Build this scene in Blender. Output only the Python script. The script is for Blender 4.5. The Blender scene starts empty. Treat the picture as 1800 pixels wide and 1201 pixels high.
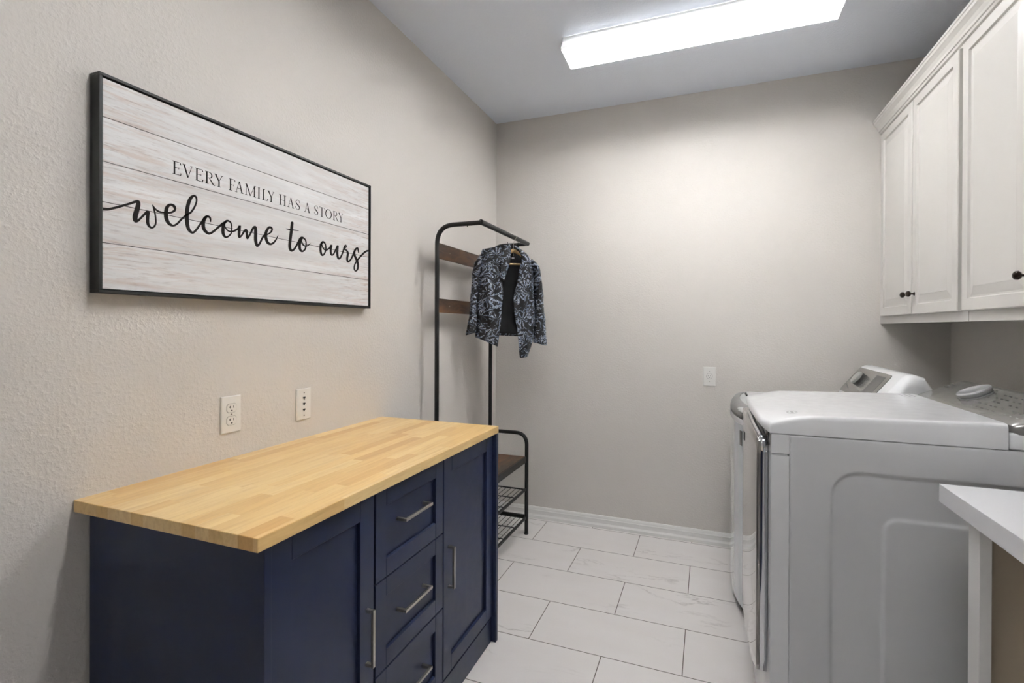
import bpy, bmesh, math, random
from math import sin, cos, pi, radians, sqrt
from mathutils import Vector, Matrix

scene = bpy.context.scene
COL = scene.collection
random.seed(7)

# ------------------------------------------------------------------ camera
ROOM_W, ROOM_D, ROOM_H, ROOM_BACK = 2.586, 3.2216, 2.7473, -2.0
yaw, roll, pitch = .3671, .0041, -.003
fwd = Vector((-sin(yaw)*cos(pitch), cos(yaw)*cos(pitch), sin(pitch)))
rgt = Vector((cos(yaw), sin(yaw), 0)); upv = rgt.cross(fwd)
r2 = rgt*cos(roll) + upv*sin(roll); u2 = -rgt*sin(roll) + upv*cos(roll)
cd = bpy.data.cameras.new('camera'); cam = bpy.data.objects.new('camera', cd); COL.objects.link(cam)
mw = Matrix((r2, u2, -fwd)).transposed().to_4x4(); mw.translation = Vector((1.3989, 0, 1.3064))
cam.matrix_world = mw
cd.sensor_fit = 'HORIZONTAL'; cd.sensor_width = 36; cd.lens = 869.62/1800*36
cd.shift_x = -8.613/1800; cd.shift_y = -(600.5-578.4)/1800
cd.clip_start = .02; cd.clip_end = 50
scene.camera = cam

# ------------------------------------------------------------------ world, light, exposure
scene.view_settings.view_transform = 'Standard'; scene.view_settings.look = 'None'
scene.view_settings.gamma = 1; scene.view_settings.exposure = 1.5
scene.view_settings.use_curve_mapping = False
w = bpy.data.worlds.new('world'); scene.world = w; w.use_nodes = True
w.node_tree.nodes['Background'].inputs[0].default_value = (.80, .88, 1, 1)
w.node_tree.nodes['Background'].inputs[1].default_value = .08
TUBE_STRENGTH = 33.0   # fixture in view
FILL_TUBE_STRENGTH = 29.0  # added fill fixture out of view, brightens the left side
def area(name, loc, rot, sx, sy, power, color):
    l = bpy.data.lights.new(name, 'AREA'); l.shape = 'RECTANGLE'; l.size = sx; l.size_y = sy
    l.energy = power; l.color = color
    o = bpy.data.objects.new(name, l); o.location = loc; o.rotation_euler = rot; COL.objects.link(o); return o
# faint fill lamp added beyond the unseen doorway, standing in for daylight
area('doorway_fill', (1.45, ROOM_BACK-.25, 1.2), (radians(90), 0, 0), 1.5, 2.0, 1.0, (.97, .985, 1))

# ------------------------------------------------------------------ node helpers
def s2l(c): return tuple((x/12.92 if x <= .04045 else ((x+.055)/1.055)**2.4) for x in c)
def rgb(r, g, b): return s2l((r/255, g/255, b/255)) + (1,)
class NT:
    def __init__(s, name):
        s.m = bpy.data.materials.new(name); s.m.use_nodes = True; s.t = s.m.node_tree
        s.b = s.t.nodes['Principled BSDF']; s.out = s.t.nodes['Material Output']
    def n(s, t, **k):
        x = s.t.nodes.new(t)
        for a, b in k.items():
            if hasattr(x, a): setattr(x, a, b)
            else: x.inputs[a].default_value = b
        return x
    def l(s, a, b): s.t.links.new(a, b)
    def val(s, v):
        x = s.n('ShaderNodeValue'); x.outputs[0].default_value = v; return x.outputs[0]
    def math(s, op, a, b=0.0, c=None):
        x = s.n('ShaderNodeMath'); x.operation = op
        for i, q in enumerate([a, b] + ([c] if c is not None else [])):
            if isinstance(q, (int, float)): x.inputs[i].default_value = q
            else: s.l(q, x.inputs[i])
        return x.outputs[0]
    def coord(s, scale=(1, 1, 1), rot=(0, 0, 0), loc=(0, 0, 0)):
        c = s.n('ShaderNodeTexCoord'); m = s.n('ShaderNodeMapping')
        m.inputs['Scale'].default_value = scale; m.inputs['Rotation'].default_value = rot; m.inputs['Location'].default_value = loc
        s.l(c.outputs['Object'], m.inputs[0]); return m.outputs[0]
    def noise(s, vec, scale, detail=3, rough=.5, dist=0):
        x = s.n('ShaderNodeTexNoise'); s.l(vec, x.inputs['Vector'])
        x.inputs['Scale'].default_value = scale; x.inputs['Detail'].default_value = detail
        x.inputs['Roughness'].default_value = rough; x.inputs['Distortion'].default_value = dist
        return x.outputs['Fac']
    def ramp(s, fac, stops):
        x = s.n('ShaderNodeValToRGB'); s.l(fac, x.inputs[0]); e = x.color_ramp.elements
        while len(e) < len(stops): e.new(.5)
        for i, (p, c) in enumerate(stops):
            e[i].position = p; e[i].color = c if len(c) == 4 else tuple(c)+(1,)
        return x.outputs[0]
    def mix(s, fac, a, b, mode='MIX'):
        x = s.n('ShaderNodeMix'); x.data_type = 'RGBA'; x.blend_type = mode
        for i, q in ((0, fac), (6, a), (7, b)):
            if isinstance(q, (int, float)): x.inputs[i].default_value = q
            elif isinstance(q, tuple): x.inputs[i].default_value = q
            else: s.l(q, x.inputs[i])
        return x.outputs[2]
    def bump(s, h, strength, dist=.002):
        x = s.n('ShaderNodeBump'); x.inputs['Strength'].default_value = strength; x.inputs['Distance'].default_value = dist
        s.l(h, x.inputs['Height']); s.l(x.outputs[0], s.b.inputs['Normal'])
    def base(s, c, rough=.5, metal=0, spec=.5, coat=0):
        if isinstance(c, tuple): s.b.inputs['Base Color'].default_value = c
        else: s.l(c, s.b.inputs['Base Color'])
        s.b.inputs['Roughness'].default_value = rough; s.b.inputs['Metallic'].default_value = metal
        s.b.inputs['Specular IOR Level'].default_value = spec; s.b.inputs['Coat Weight'].default_value = coat
        return s.m

def simple(name, c, rough=.5, metal=0, spec=.5, coat=0, bump=None):
    t = NT(name); t.base(c, rough, metal, spec, coat)
    v = t.coord()
    if bump: t.bump(t.noise(v, bump[0], 3), bump[1], bump[2] if len(bump) > 2 else .001)
    r = t.noise(v, 30, 3)                         # slight wear in the sheen
    t.l(t.math('MULTIPLY_ADD', r, .10, rough-.05), t.b.inputs['Roughness'])
    return t.m

def wall_mat(name, c):
    t = NT(name); v = t.coord()
    n1 = t.noise(v, 95, 2, .45); n2 = t.noise(v, 260, 2, .5); n3 = t.noise(v, 2.2, 2)
    t.base(t.mix(t.math('MULTIPLY', n3, .25), c, tuple(x*.94 for x in c[:3])+(1,)), .72, spec=.25)
    h = t.math('ADD', t.math('MULTIPLY', t.math('SMOOTH_MAX', n1, .45, .1), 1.0), t.math('MULTIPLY', n2, .25))
    t.bump(h, .6, .004)
    return t.m
M = {}
M['wall'] = wall_mat('wall_paint', rgb(216, 211, 205))
M['ceiling'] = wall_mat('ceiling_paint', rgb(234, 240, 250))
M['trim'] = simple('white_trim_paint', rgb(236, 235, 232), .35)
M['cabwhite'] = simple('white_cabinet_paint', rgb(200, 197, 192), .38, bump=(14, .08, .001))
M['black_metal'] = simple('black_powder_coat', rgb(14, 15, 15), .45)
M['frame_black'] = simple('black_sign_frame', rgb(12, 11, 10), .5)
M['plastic'] = simple('white_plastic', rgb(232, 230, 226), .3)
M['dark'] = simple('dark_slot', rgb(18, 17, 16), .6)
M['screw'] = simple('screw_metal', rgb(150, 145, 138), .35, .6)
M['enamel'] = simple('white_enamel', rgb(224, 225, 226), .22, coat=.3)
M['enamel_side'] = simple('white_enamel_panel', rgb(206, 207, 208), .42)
M['grey_panel'] = simple('grey_control_panel', rgb(128, 126, 122), .22, .35, coat=.4)
M['grey_lcd'] = simple('dark_grey_display', rgb(84, 82, 80), .3)
M['silver'] = simple('silver_plastic', rgb(150, 150, 148), .34, .45)
M['rim_grey'] = simple('grey_rim_plastic', rgb(112, 112, 110), .45, .0)
M['dial_silver'] = simple('dial_silver', rgb(168, 168, 170), .25, .3)
M['chrome'] = simple('chrome', rgb(200, 202, 206), .08, 1)
M['gloss_dark'] = simple('smoked_plastic', rgb(46, 46, 46), .1, .2, coat=1)
M['bronze'] = simple('bronze_knob', rgb(44, 34, 28), .28, .7)
M['navy'] = simple('navy_paint', rgb(24, 33, 62), .42, spec=.4, bump=(60, .04, .001))
M['nickel'] = simple('brushed_nickel', rgb(176, 170, 162), .36, 1)
M['laminate'] = simple('white_laminate', rgb(214, 214, 216), .4)
M['panel_tan'] = simple('tan_painted_panel', rgb(176, 162, 142), .7, bump=(25, .3, .002))
M['print_ink'] = simple('brown_black_ink', rgb(34, 30, 28), .85, spec=.2)
M['lining'] = simple('black_lining', rgb(14, 14, 16), .75)
M['hanger_wood'] = simple('pale_hanger_wood', rgb(206, 174, 122), .45)
M['label'] = simple('label_grey', rgb(96, 95, 93), .6)
M['rubber'] = simple('black_rubber', rgb(26, 25, 25), .7)
M['white_tag'] = simple('white_tag', rgb(210, 212, 216), .6)

# door of the dryer: glossy white enamel, strongly mirroring at grazing angles
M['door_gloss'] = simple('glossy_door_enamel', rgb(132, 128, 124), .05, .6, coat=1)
M['washer_front'] = simple('washer_front_enamel', rgb(205, 212, 218), .12, .1, coat=1)

def floor_mat():
    t = NT('marble_look_tile')
    c = t.n('ShaderNodeTexCoord').outputs['Object']
    sx = t.n('ShaderNodeSeparateXYZ'); t.l(c, sx.inputs[0])
    PX, PY = .612, .3075
    ty = t.math('DIVIDE', t.math('SUBTRACT', sx.outputs[1], 2.5685), PY)
    row = t.math('FLOOR', ty); fy = t.math('FRACT', ty)
    off = t.math('MULTIPLY', t.math('MODULO', t.math('ADD', row, 40), 2), .5)
    tx = t.math('ADD', t.math('DIVIDE', t.math('SUBTRACT', sx.outputs[0], .3996+.306), PX), t.math('ADD', off, 20))
    col = t.math('FLOOR', tx); fx = t.math('FRACT', tx)
    def edge(f, size, g):
        d = t.math('MULTIPLY', t.math('SUBTRACT', .5, t.math('ABSOLUTE', t.math('SUBTRACT', f, .5))), size)
        return t.math('LESS_THAN', d, g)
    g = t.math('MAXIMUM', edge(fx, PX, .0018), edge(fy, PY, .0018))
    # each tile has its own piece of veining
    seed = t.math('ADD', t.math('MULTIPLY', col, 7.31), t.math('MULTIPLY', row, 3.77))
    cb = t.n('ShaderNodeCombineXYZ'); t.l(sx.outputs[0], cb.inputs[0]); t.l(sx.outputs[1], cb.inputs[1]); t.l(seed, cb.inputs[2])
    mp = t.n('ShaderNodeMapping'); mp.inputs['Rotation'].default_value = (0, 0, radians(-28)); mp.inputs['Scale'].default_value = (1.0, 2.6, 1)
    t.l(cb.outputs[0], mp.inputs[0])
    n1 = t.noise(mp.outputs[0], 2.6, 6, .6, .5)
    vein = t.ramp(t.math('ABSOLUTE', t.math('SUBTRACT', n1, .5)), [(0, (1, 1, 1)), (.022, (0, 0, 0))])
    n2 = t.noise(mp.outputs[0], 2.0, 2)
    mask = t.ramp(n2, [(.54, (0, 0, 0)), (.70, (1, 1, 1))])
    v = t.math('MULTIPLY', vein, mask)
    cloud = t.noise(mp.outputs[0], 3, 3)
    c1 = t.mix(cloud, rgb(228, 223, 219), rgb(237, 234, 232))
    c2 = t.mix(t.math('MULTIPLY', v, .55), c1, rgb(158, 150, 144))
    c3 = t.mix(g, c2, rgb(112, 104, 97))
    t.base(c3, .3, spec=.45)
    t.l(t.math('MULTIPLY_ADD', g, .5, .34), t.b.inputs['Roughness'])
    t.bump(t.math('SUBTRACT', 1, g), .5, .001)
    return t.m
M['floor'] = floor_mat()

def butcher():
    # staves 45 mm wide running along y with random end joints
    t = NT('butcher_block')
    c = t.n('ShaderNodeTexCoord').outputs['Object']; s = t.n('ShaderNodeSeparateXYZ'); t.l(c, s.inputs[0])
    tx = t.math('DIVIDE', s.outputs[0], .0405); ri = t.math('FLOOR', tx)
    wn = t.n('ShaderNodeTexWhiteNoise'); wn.noise_dimensions = '1D'; t.l(ri, wn.inputs['W'])
    ty = t.math('ADD', t.math('DIVIDE', s.outputs[1], .34), t.math('MULTIPLY', wn.outputs['Value'], 7)); ci = t.math('FLOOR', ty)
    w2 = t.n('ShaderNodeTexWhiteNoise'); w2.noise_dimensions = '2D'
    cb = t.n('ShaderNodeCombineXYZ'); t.l(ri, cb.inputs[0]); t.l(ci, cb.inputs[1]); t.l(cb.outputs[0], w2.inputs['Vector'])
    r = w2.outputs['Value']
    cg = t.n('ShaderNodeCombineXYZ')
    t.l(t.math('ADD', s.outputs[0], t.math('MULTIPLY', r, 9)), cg.inputs[0]); t.l(t.math('MULTIPLY', s.outputs[1], .07), cg.inputs[1]); t.l(t.math('MULTIPLY', s.outputs[2], .6), cg.inputs[2])
    g1 = t.noise(cg.outputs[0], 90, 6, .65, .6); g2 = t.noise(cg.outputs[0], 22, 3, .5, 1.0)
    col = t.ramp(r, [(0, rgb(238, 204, 142)), (.25, rgb(229, 190, 125)), (.5, rgb(242, 212, 154)), (.72, rgb(232, 195, 130)), (.90, rgb(218, 172, 106)), (1, rgb(236, 200, 136))])
    col = t.mix(t.math('MULTIPLY', t.ramp(g1, [(.45, (0, 0, 0)), (.75, (1, 1, 1))]), .4), col, rgb(186, 136, 78))
    col = t.mix(t.math('MULTIPLY', t.ramp(g2, [(.5, (0, 0, 0)), (.8, (1, 1, 1))]), .35), col, rgb(200, 150, 92))
    t.base(col, .32, spec=.4, coat=.15); return t.m
M['butcher'] = butcher()

def rustic():
    t = NT('rustic_brown_board'); v = t.coord((1, .25, 1))
    a = t.noise(v, 26, 6, .65, 1.2); b = t.noise(v, 7, 3, .6)
    c = t.ramp(a, [(.3, rgb(34, 25, 20)), (.5, rgb(64, 46, 34)), (.72, rgb(96, 68, 44))])
    c = t.mix(t.ramp(b, [(.5, (0, 0, 0)), (.72, (1, 1, 1))]), c, rgb(122, 78, 36))
    t.base(c, .42); return t.m
M['rustic'] = rustic()

def planks():
    t = NT('whitewashed_plank_print')
    c = t.n('ShaderNodeTexCoord').outputs['Object']; s = t.n('ShaderNodeSeparateXYZ'); t.l(c, s.inputs[0])
    z = s.outputs[2]; y = s.outputs[1]      # object origin at world y 1.262, z 1.386
    cb = t.n('ShaderNodeCombineXYZ'); t.l(t.math('MULTIPLY', y, .09), cb.inputs[0]); t.l(z, cb.inputs[1])
    pl = t.math('FLOOR', t.math('DIVIDE', t.math('SUBTRACT', z, .020), .1015)); t.l(t.math('MULTIPLY', pl, 3.3), cb.inputs[2])
    a = t.noise(cb.outputs[0], 60, 8, .72, .3); b = t.noise(cb.outputs[0], 14, 4, .6, .6); d = t.noise(cb.outputs[0], 170, 4, .7)
    cc = t.n('ShaderNodeCombineXYZ'); t.l(y, cc.inputs[0]); t.l(t.math('MULTIPLY', z, 3), cc.inputs[1])
    patch = t.noise(cc.outputs[0], 2.4, 2)
    edgey = t.ramp(t.math('ABSOLUTE', y), [(.12, (0, 0, 0)), (.5, (1, 1, 1))])
    pm = t.math('ADD', t.math('MULTIPLY', edgey, .55), t.math('MULTIPLY', patch, .45))
    col = t.mix(t.ramp(b, [(.35, (0, 0, 0)), (.7, (1, 1, 1))]), rgb(236, 236, 236), rgb(212, 210, 209))
    s1 = t.math('MULTIPLY', t.ramp(a, [(.47, (0, 0, 0)), (.62, (1, 1, 1))]), pm)
    col = t.mix(t.math('MULTIPLY', s1, .62), col, rgb(196, 168, 152))
    s2 = t.math('MULTIPLY', t.ramp(d, [(.53, (0, 0, 0)), (.68, (1, 1, 1))]), pm)
    col = t.mix(t.math('MULTIPLY', s2, .6), col, rgb(150, 132, 126))
    line = None
    for zz in (.1225, .2215, .3195, .4275):
        q = t.math('LESS_THAN', t.math('ABSOLUTE', t.math('SUBTRACT', z, zz)), .0010)
        line = q if line is None else t.math('MAXIMUM', line, q)
    col = t.mix(t.math('MULTIPLY', line, t.ramp(a, [(.3, (.5,)*3), (.5, (.95,)*3)])), col, rgb(60, 56, 54))
    t.base(col, .6, spec=.3); return t.m
M['planks'] = planks()

def sequin():
    # palm-leaf sprays of silvery sequins on black
    t = NT('feathered_sequin_fabric'); v = t.coord()
    s = t.n('ShaderNodeSeparateXYZ'); t.l(v, s.inputs[0])
    du = t.math('ADD', t.math('MULTIPLY', s.outputs[0], .866), t.math('MULTIPLY', s.outputs[1], .5))
    cb = t.n('ShaderNodeCombineXYZ'); t.l(du, cb.inputs[0]); t.l(s.outputs[2], cb.inputs[1])
    nz = t.n('ShaderNodeTexNoise'); t.l(cb.outputs[0], nz.inputs['Vector']); nz.inputs['Scale'].default_value = 22; nz.inputs['Detail'].default_value = 2
    nv = t.n('ShaderNodeVectorMath'); nv.operation = 'SCALE'; nv.inputs['Scale'].default_value = .035; t.l(nz.outputs['Color'], nv.inputs[0])
    wv = t.n('ShaderNodeVectorMath'); wv.operation = 'ADD'; t.l(cb.outputs[0], wv.inputs[0]); t.l(nv.outputs[0], wv.inputs[1])
    def spray(scale, k, off):
        mp = t.n('ShaderNodeMapping'); mp.inputs['Location'].default_value = (off, off*.7, 0); t.l(wv.outputs[0], mp.inputs[0])
        vo = t.n('ShaderNodeTexVoronoi'); vo.voronoi_dimensions = '2D'; vo.inputs['Scale'].default_value = scale; t.l(mp.outputs[0], vo.inputs['Vector'])
        sb = t.n('ShaderNodeVectorMath'); sb.operation = 'SUBTRACT'; t.l(mp.outputs[0], sb.inputs[0]); t.l(vo.outputs['Position'], sb.inputs[1])
        q = t.n('ShaderNodeSeparateXYZ'); t.l(sb.outputs[0], q.inputs[0])
        ang = t.math('ARCTAN2', q.outputs[1], q.outputs[0])
        c = t.n('ShaderNodeSeparateColor'); t.l(vo.outputs['Color'], c.inputs[0])
        ph = t.math('MULTIPLY', c.outputs[0], 6.28)
        leaf = t.math('SINE', t.math('ADD', t.math('MULTIPLY', ang, k), t.math('ADD', ph, t.math('MULTIPLY', nz.outputs['Fac'], 5))))
        fan = t.math('SINE', t.math('ADD', ang, ph))                 # only one side of each centre carries leaves
        r = t.math('MULTIPLY', vo.outputs['Distance'], 1.0)
        return t.math('ADD', leaf, t.math('SUBTRACT', t.math('MULTIPLY', fan, .55), t.math('MULTIPLY', t.math('ABSOLUTE', t.math('SUBTRACT', r, .38)), 1.6)))
    m1 = t.math('MAXIMUM', spray(11, 11, 0), spray(19, 8, 3.3))
    fine = t.noise(cb.outputs[0], 240, 3, .7)
    feather = t.ramp(t.math('ADD', m1, t.math('MULTIPLY', t.math('SUBTRACT', fine, .5), 1.6)), [(.50, (0, 0, 0)), (.66, (1, 1, 1))])
    vo = t.n('ShaderNodeTexVoronoi'); vo.voronoi_dimensions = '2D'; t.l(cb.outputs[0], vo.inputs['Vector']); vo.inputs['Scale'].default_value = 260
    dots = t.ramp(vo.outputs['Distance'], [(.25, (1, 1, 1)), (.55, (0, 0, 0))])
    br = t.n('ShaderNodeSeparateColor'); t.l(vo.outputs['Color'], br.inputs[0])
    spark = t.math('MULTIPLY', dots, t.math('GREATER_THAN', br.outputs[0], .6))
    col = t.mix(feather, rgb(8, 9, 11), rgb(98, 108, 128))
    col = t.mix(t.math('MULTIPLY', t.math('MULTIPLY', spark, feather), .9), col, rgb(222, 227, 236))
    t.base(col, .38, 0, spec=.5)
    t.bump(dots, .35, .001)
    return t.m
M['sequin'] = sequin()

def lens_mat():
    t = NT('prismatic_acrylic_lens'); v = t.coord()
    s = t.n('ShaderNodeSeparateXYZ'); t.l(v, s.inputs[0])
    t.t.nodes.remove(t.b)
    tr = t.n('ShaderNodeBsdfTransparent'); tr.inputs[0].default_value = (.97, .97, .97, 1)
    tl = t.n('ShaderNodeBsdfTranslucent'); tl.inputs[0].default_value = (.95, .95, .95, 1)
    df = t.n('ShaderNodeBsdfDiffuse'); df.inputs[0].default_value = (.9, .9, .9, 1)
    gl = t.n('ShaderNodeBsdfGlossy'); gl.inputs['Roughness'].default_value = .2
    wv = t.n('ShaderNodeTexWave'); t.l(v, wv.inputs['Vector']); wv.inputs['Scale'].default_value = 60; wv.bands_direction = 'X'
    bp = t.n('ShaderNodeBump'); bp.inputs['Strength'].default_value = .4; bp.inputs['Distance'].default_value = .002
    t.l(wv.outputs['Fac'], bp.inputs['Height'])
    for q in (tl, df, gl): t.l(bp.outputs[0], q.inputs['Normal'])
    m1 = t.n('ShaderNodeMixShader'); m1.inputs[0].default_value = .30; t.l(tl.outputs[0], m1.inputs[1]); t.l(df.outputs[0], m1.inputs[2])
    m2 = t.n('ShaderNodeMixShader'); m2.inputs[0].default_value = .45; t.l(tr.outputs[0], m2.inputs[1]); t.l(m1.outputs[0], m2.inputs[2])
    m3 = t.n('ShaderNodeMixShader'); m3.inputs[0].default_value = .05; t.l(m2.outputs[0], m3.inputs[1]); t.l(gl.outputs[0], m3.inputs[2])
    t.l(m3.outputs[0], t.out.inputs[0]); return t.m
M['lens'] = lens_mat()
def lens_side():
    # lens walls made nearly opaque white to cut light on the upper back wall
    t = NT('frosted_lens_side'); t.t.nodes.remove(t.b)
    tl = t.n('ShaderNodeBsdfTranslucent'); tl.inputs[0].default_value = (.9, .9, .9, 1)
    df = t.n('ShaderNodeBsdfDiffuse'); df.inputs[0].default_value = (.85, .85, .85, 1)
    m1 = t.n('ShaderNodeMixShader'); m1.inputs[0].default_value = .94; t.l(tl.outputs[0], m1.inputs[1]); t.l(df.outputs[0], m1.inputs[2])
    t.l(m1.outputs[0], t.out.inputs[0]); return t.m
M['lens_side'] = lens_side()
M['lens_end'] = simple('lens_end_cap', rgb(225, 227, 230), .3)
def emis(name, c, s):
    t = NT(name); t.base((1, 1, 1, 1), .4); t.b.inputs['Emission Color'].default_value = c; t.b.inputs['Emission Strength'].default_value = s; return t.m
M['tube'] = emis('fluorescent_tube', (.98, .985, 1, 1), TUBE_STRENGTH)
M['fill_tube'] = emis('fill_fixture_tube', (.98, .985, 1, 1), FILL_TUBE_STRENGTH)

# ------------------------------------------------------------------ mesh helpers
def worldloc(o):
    v = Vector((0, 0, 0))
    while o is not None: v += o.location; o = o.parent
    return v
def obj(name, bm, m, parent=None, smooth=False, kind=None, label=None, origin=None, sharp=35):
    """link bm (built in world coordinates) as one mesh object"""
    bmesh.ops.recalc_face_normals(bm, faces=bm.faces[:])
    org = worldloc(parent) if parent else (Vector(origin) if origin else Vector((0, 0, 0)))
    bmesh.ops.translate(bm, verts=bm.verts[:], vec=-org)
    me = bpy.data.meshes.new(name)
    if smooth:
        for f in bm.faces: f.smooth = True
        for e in bm.edges:
            if len(e.link_faces) == 2 and e.calc_face_angle(0) > radians(sharp): e.smooth = False
    bm.to_mesh(me); bm.free(); me.materials.append(m)
    o = bpy.data.objects.new(name, me); COL.objects.link(o)
    if parent: o.parent = parent
    else: o.location = org
    if kind: o['kind'] = kind
    if label: o['label'] = label
    return o
def thing(name, label, cat, loc, group=None):
    o = bpy.data.objects.new(name, None); COL.objects.link(o); o.location = loc; o.empty_display_size = .05
    o['label'] = label; o['category'] = cat
    if group: o['group'] = group
    return o
def B(): return bmesh.new()
def box(bm, x0, x1, y0, y1, z0, z1, bev=0, seg=2):
    vs = [bm.verts.new((x, y, z)) for x in (x0, x1) for y in (y0, y1) for z in (z0, z1)]
    idx = [(0, 1, 3, 2), (4, 6, 7, 5), (0, 4, 5, 1), (2, 3, 7, 6), (0, 2, 6, 4), (1, 5, 7, 3)]
    fs = [bm.faces.new([vs[i] for i in q]) for q in idx]
    if bev:
        es = list({e for f in fs for e in f.edges})
        bmesh.ops.bevel(bm, geom=es, offset=bev, segments=seg, affect='EDGES', profile=.5)
    return bm
def bx(*a, **k): return box(B(), *a, **k)
def prism(bm, poly, axis, a0, a1):
    """poly in the two other axes (cyclic order) extruded along axis"""
    def P(p, a):
        return {0: (a, p[0], p[1]), 1: (p[0], a, p[1]), 2: (p[0], p[1], a)}[axis]
    v0 = [bm.verts.new(P(p, a0)) for p in poly]; v1 = [bm.verts.new(P(p, a1)) for p in poly]
    n = len(poly)
    bm.faces.new(v0); bm.faces.new(v1[::-1])
    for i in range(n): bm.faces.new((v0[i], v0[(i+1) % n], v1[(i+1) % n], v1[i]))
    return bm
def fillet(pts, r, n=8):
    pts = [Vector(p) for p in pts]; out = [pts[0]]
    for i in range(1, len(pts)-1):
        a, b, c = pts[i-1], pts[i], pts[i+1]
        d1 = (a-b).normalized(); d2 = (c-b).normalized(); ang = d1.angle(d2)
        tl = min(r/math.tan(ang/2), (a-b).length*.49, (c-b).length*.49)
        p1 = b+d1*tl; p2 = b+d2*tl
        for k in range(n+1):
            t = k/n; out.append(p1*(1-t)**2 + b*2*t*(1-t) + p2*t*t)
    out.append(pts[-1]); return out
def tube(bm, pts, r, n=14, cap=True, sq=None):
    pts = [Vector(p) for p in pts]; rings = []; up = None
    for i, p in enumerate(pts):
        d = (pts[min(i+1, len(pts)-1)]-pts[max(i-1, 0)]).normalized()
        if up is None:
            up = Vector((0, 0, 1)) if abs(d.z) < .9 else Vector((1, 0, 0))
        s = d.cross(up).normalized(); up = s.cross(d).normalized()
        rr = r[i] if isinstance(r, (list, tuple)) else r
        rings.append([bm.verts.new(p + s*cos(2*pi*k/n)*rr + up*sin(2*pi*k/n)*rr) for k in range(n)])
    for a, b in zip(rings, rings[1:]):
        for k in range(n): bm.faces.new((a[k], a[(k+1) % n], b[(k+1) % n], b[k]))
    if cap: bm.faces.new(rings[0][::-1]); bm.faces.new(rings[-1])
    return bm
def lathe(bm, prof, org, axis, n=28):
    """prof: (radius, height along axis)"""
    org = Vector(org); ax = Vector(axis).normalized()
    a = ax.cross(Vector((0, 0, 1)) if abs(ax.z) < .9 else Vector((1, 0, 0))).normalized(); b = ax.cross(a)
    rings = []
    for r, h in prof:
        rings.append([bm.verts.new(org + ax*h + (a*cos(2*pi*k/n)+b*sin(2*pi*k/n))*max(r, 1e-5)) for k in range(n)])
    for p, q in zip(rings, rings[1:]):
        for k in range(n): bm.faces.new((p[k], p[(k+1) % n], q[(k+1) % n], q[k]))
    bm.faces.new(rings[0][::-1]); bm.faces.new(rings[-1]); return bm
def grid(bm, P, nu, nv, closeu=False):
    vs = [[bm.verts.new(P(i, j)) for j in range(nv)] for i in range(nu)]
    for i in range(nu - (0 if closeu else 1)):
        for j in range(nv-1):
            a = vs[i]; b = vs[(i+1) % nu]; bm.faces.new((a[j], b[j], b[j+1], a[j+1]))
    return vs
def interp(pts, t):
    """arc-length parametrised polyline with catmull smoothing"""
    n = len(pts); L = [0]
    for a, b in zip(pts, pts[1:]): L.append(L[-1]+math.dist(a, b))
    s = max(0, min(1, t))*L[-1]; i = 0
    while i < n-2 and s > L[i+1]: i += 1
    f = (s-L[i])/max(1e-9, L[i+1]-L[i])
    p = [pts[max(0, min(n-1, k))] for k in (i-1, i, i+1, i+2)]
    return tuple(.5*(2*p[1][k]+(-p[0][k]+p[2][k])*f+(2*p[0][k]-5*p[1][k]+4*p[2][k]-p[3][k])*f*f+(-p[0][k]+3*p[1][k]-3*p[2][k]+p[3][k])*f**3) for k in range(len(pts[0])))
def rrect(x0, x1, z0, z1, r, n=6):
    out = []
    for cx, cz, a in ((x1-r, z1-r, 0), (x0+r, z1-r, 90), (x0+r, z0+r, 180), (x1-r, z0+r, 270)):
        for k in range(n+1):
            t = radians(a+90*k/n); out.append((cx+r*cos(t), cz+r*sin(t)))
    return out

# ------------------------------------------------------------------ room shell
W, D, H, Y0 = ROOM_W, ROOM_D, ROOM_H, ROOM_BACK
T = .12
def struct(name, bm, m, **k): return obj(name, bm, m, kind='structure', **k)
struct('floor', bx(-T, W+T, Y0-T-1.2, D+T, -.1, 0), M['floor'])
struct('ceiling', bx(-T, W+T, Y0-T-1.2, D+T, H, H+.1), M['ceiling'])
struct('wall_left', bx(-T, 0, Y0-T, D+T, 0, H), M['wall'])
struct('wall_back', bx(0, W, D, D+T, 0, H), M['wall'])
struct('wall_right', bx(W, W+T, Y0-T, D+T, 0, H), M['wall'])
b = B(); box(b, 0, .5, Y0-T, Y0, 0, H); box(b, 2.2, W, Y0-T, Y0, 0, H); box(b, .5, 2.2, Y0-T, Y0, 2.05, H)
struct('wall_front', b, M['wall'])
def base_profile(h=.083):
    return [(0, 0), (.020, 0), (.020, .018), (.015, .026), (.013, .030), (.013, .052), (.015, .055), (.012, .060), (.011, .070), (.008, .078), (.003, h), (0, h)]
b = B(); prism(b, [(D-.0-p, z) for p, z in base_profile(.078)], 0, 0, W); struct('baseboard_back', b, M['trim'])
b = B(); prism(b, [(p, z) for p, z in base_profile(.078)], 1, Y0, D-.02); struct('baseboard_left', b, M['trim'])
b = B(); prism(b, [(W-p, z) for p, z in base_profile(.078)], 1, Y0, 1.5); struct('baseboard_right', b, M['trim'])
b = B()
for x0, x1, z0, z1 in ((.43, .51, 0, 2.04), (2.19, 2.27, 0, 2.04), (.43, 2.27, 2.04, 2.12)): box(b, x0, x1, Y0, Y0+.018, z0, z1, .003)
struct('trim_2', b, M['trim'])
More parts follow.
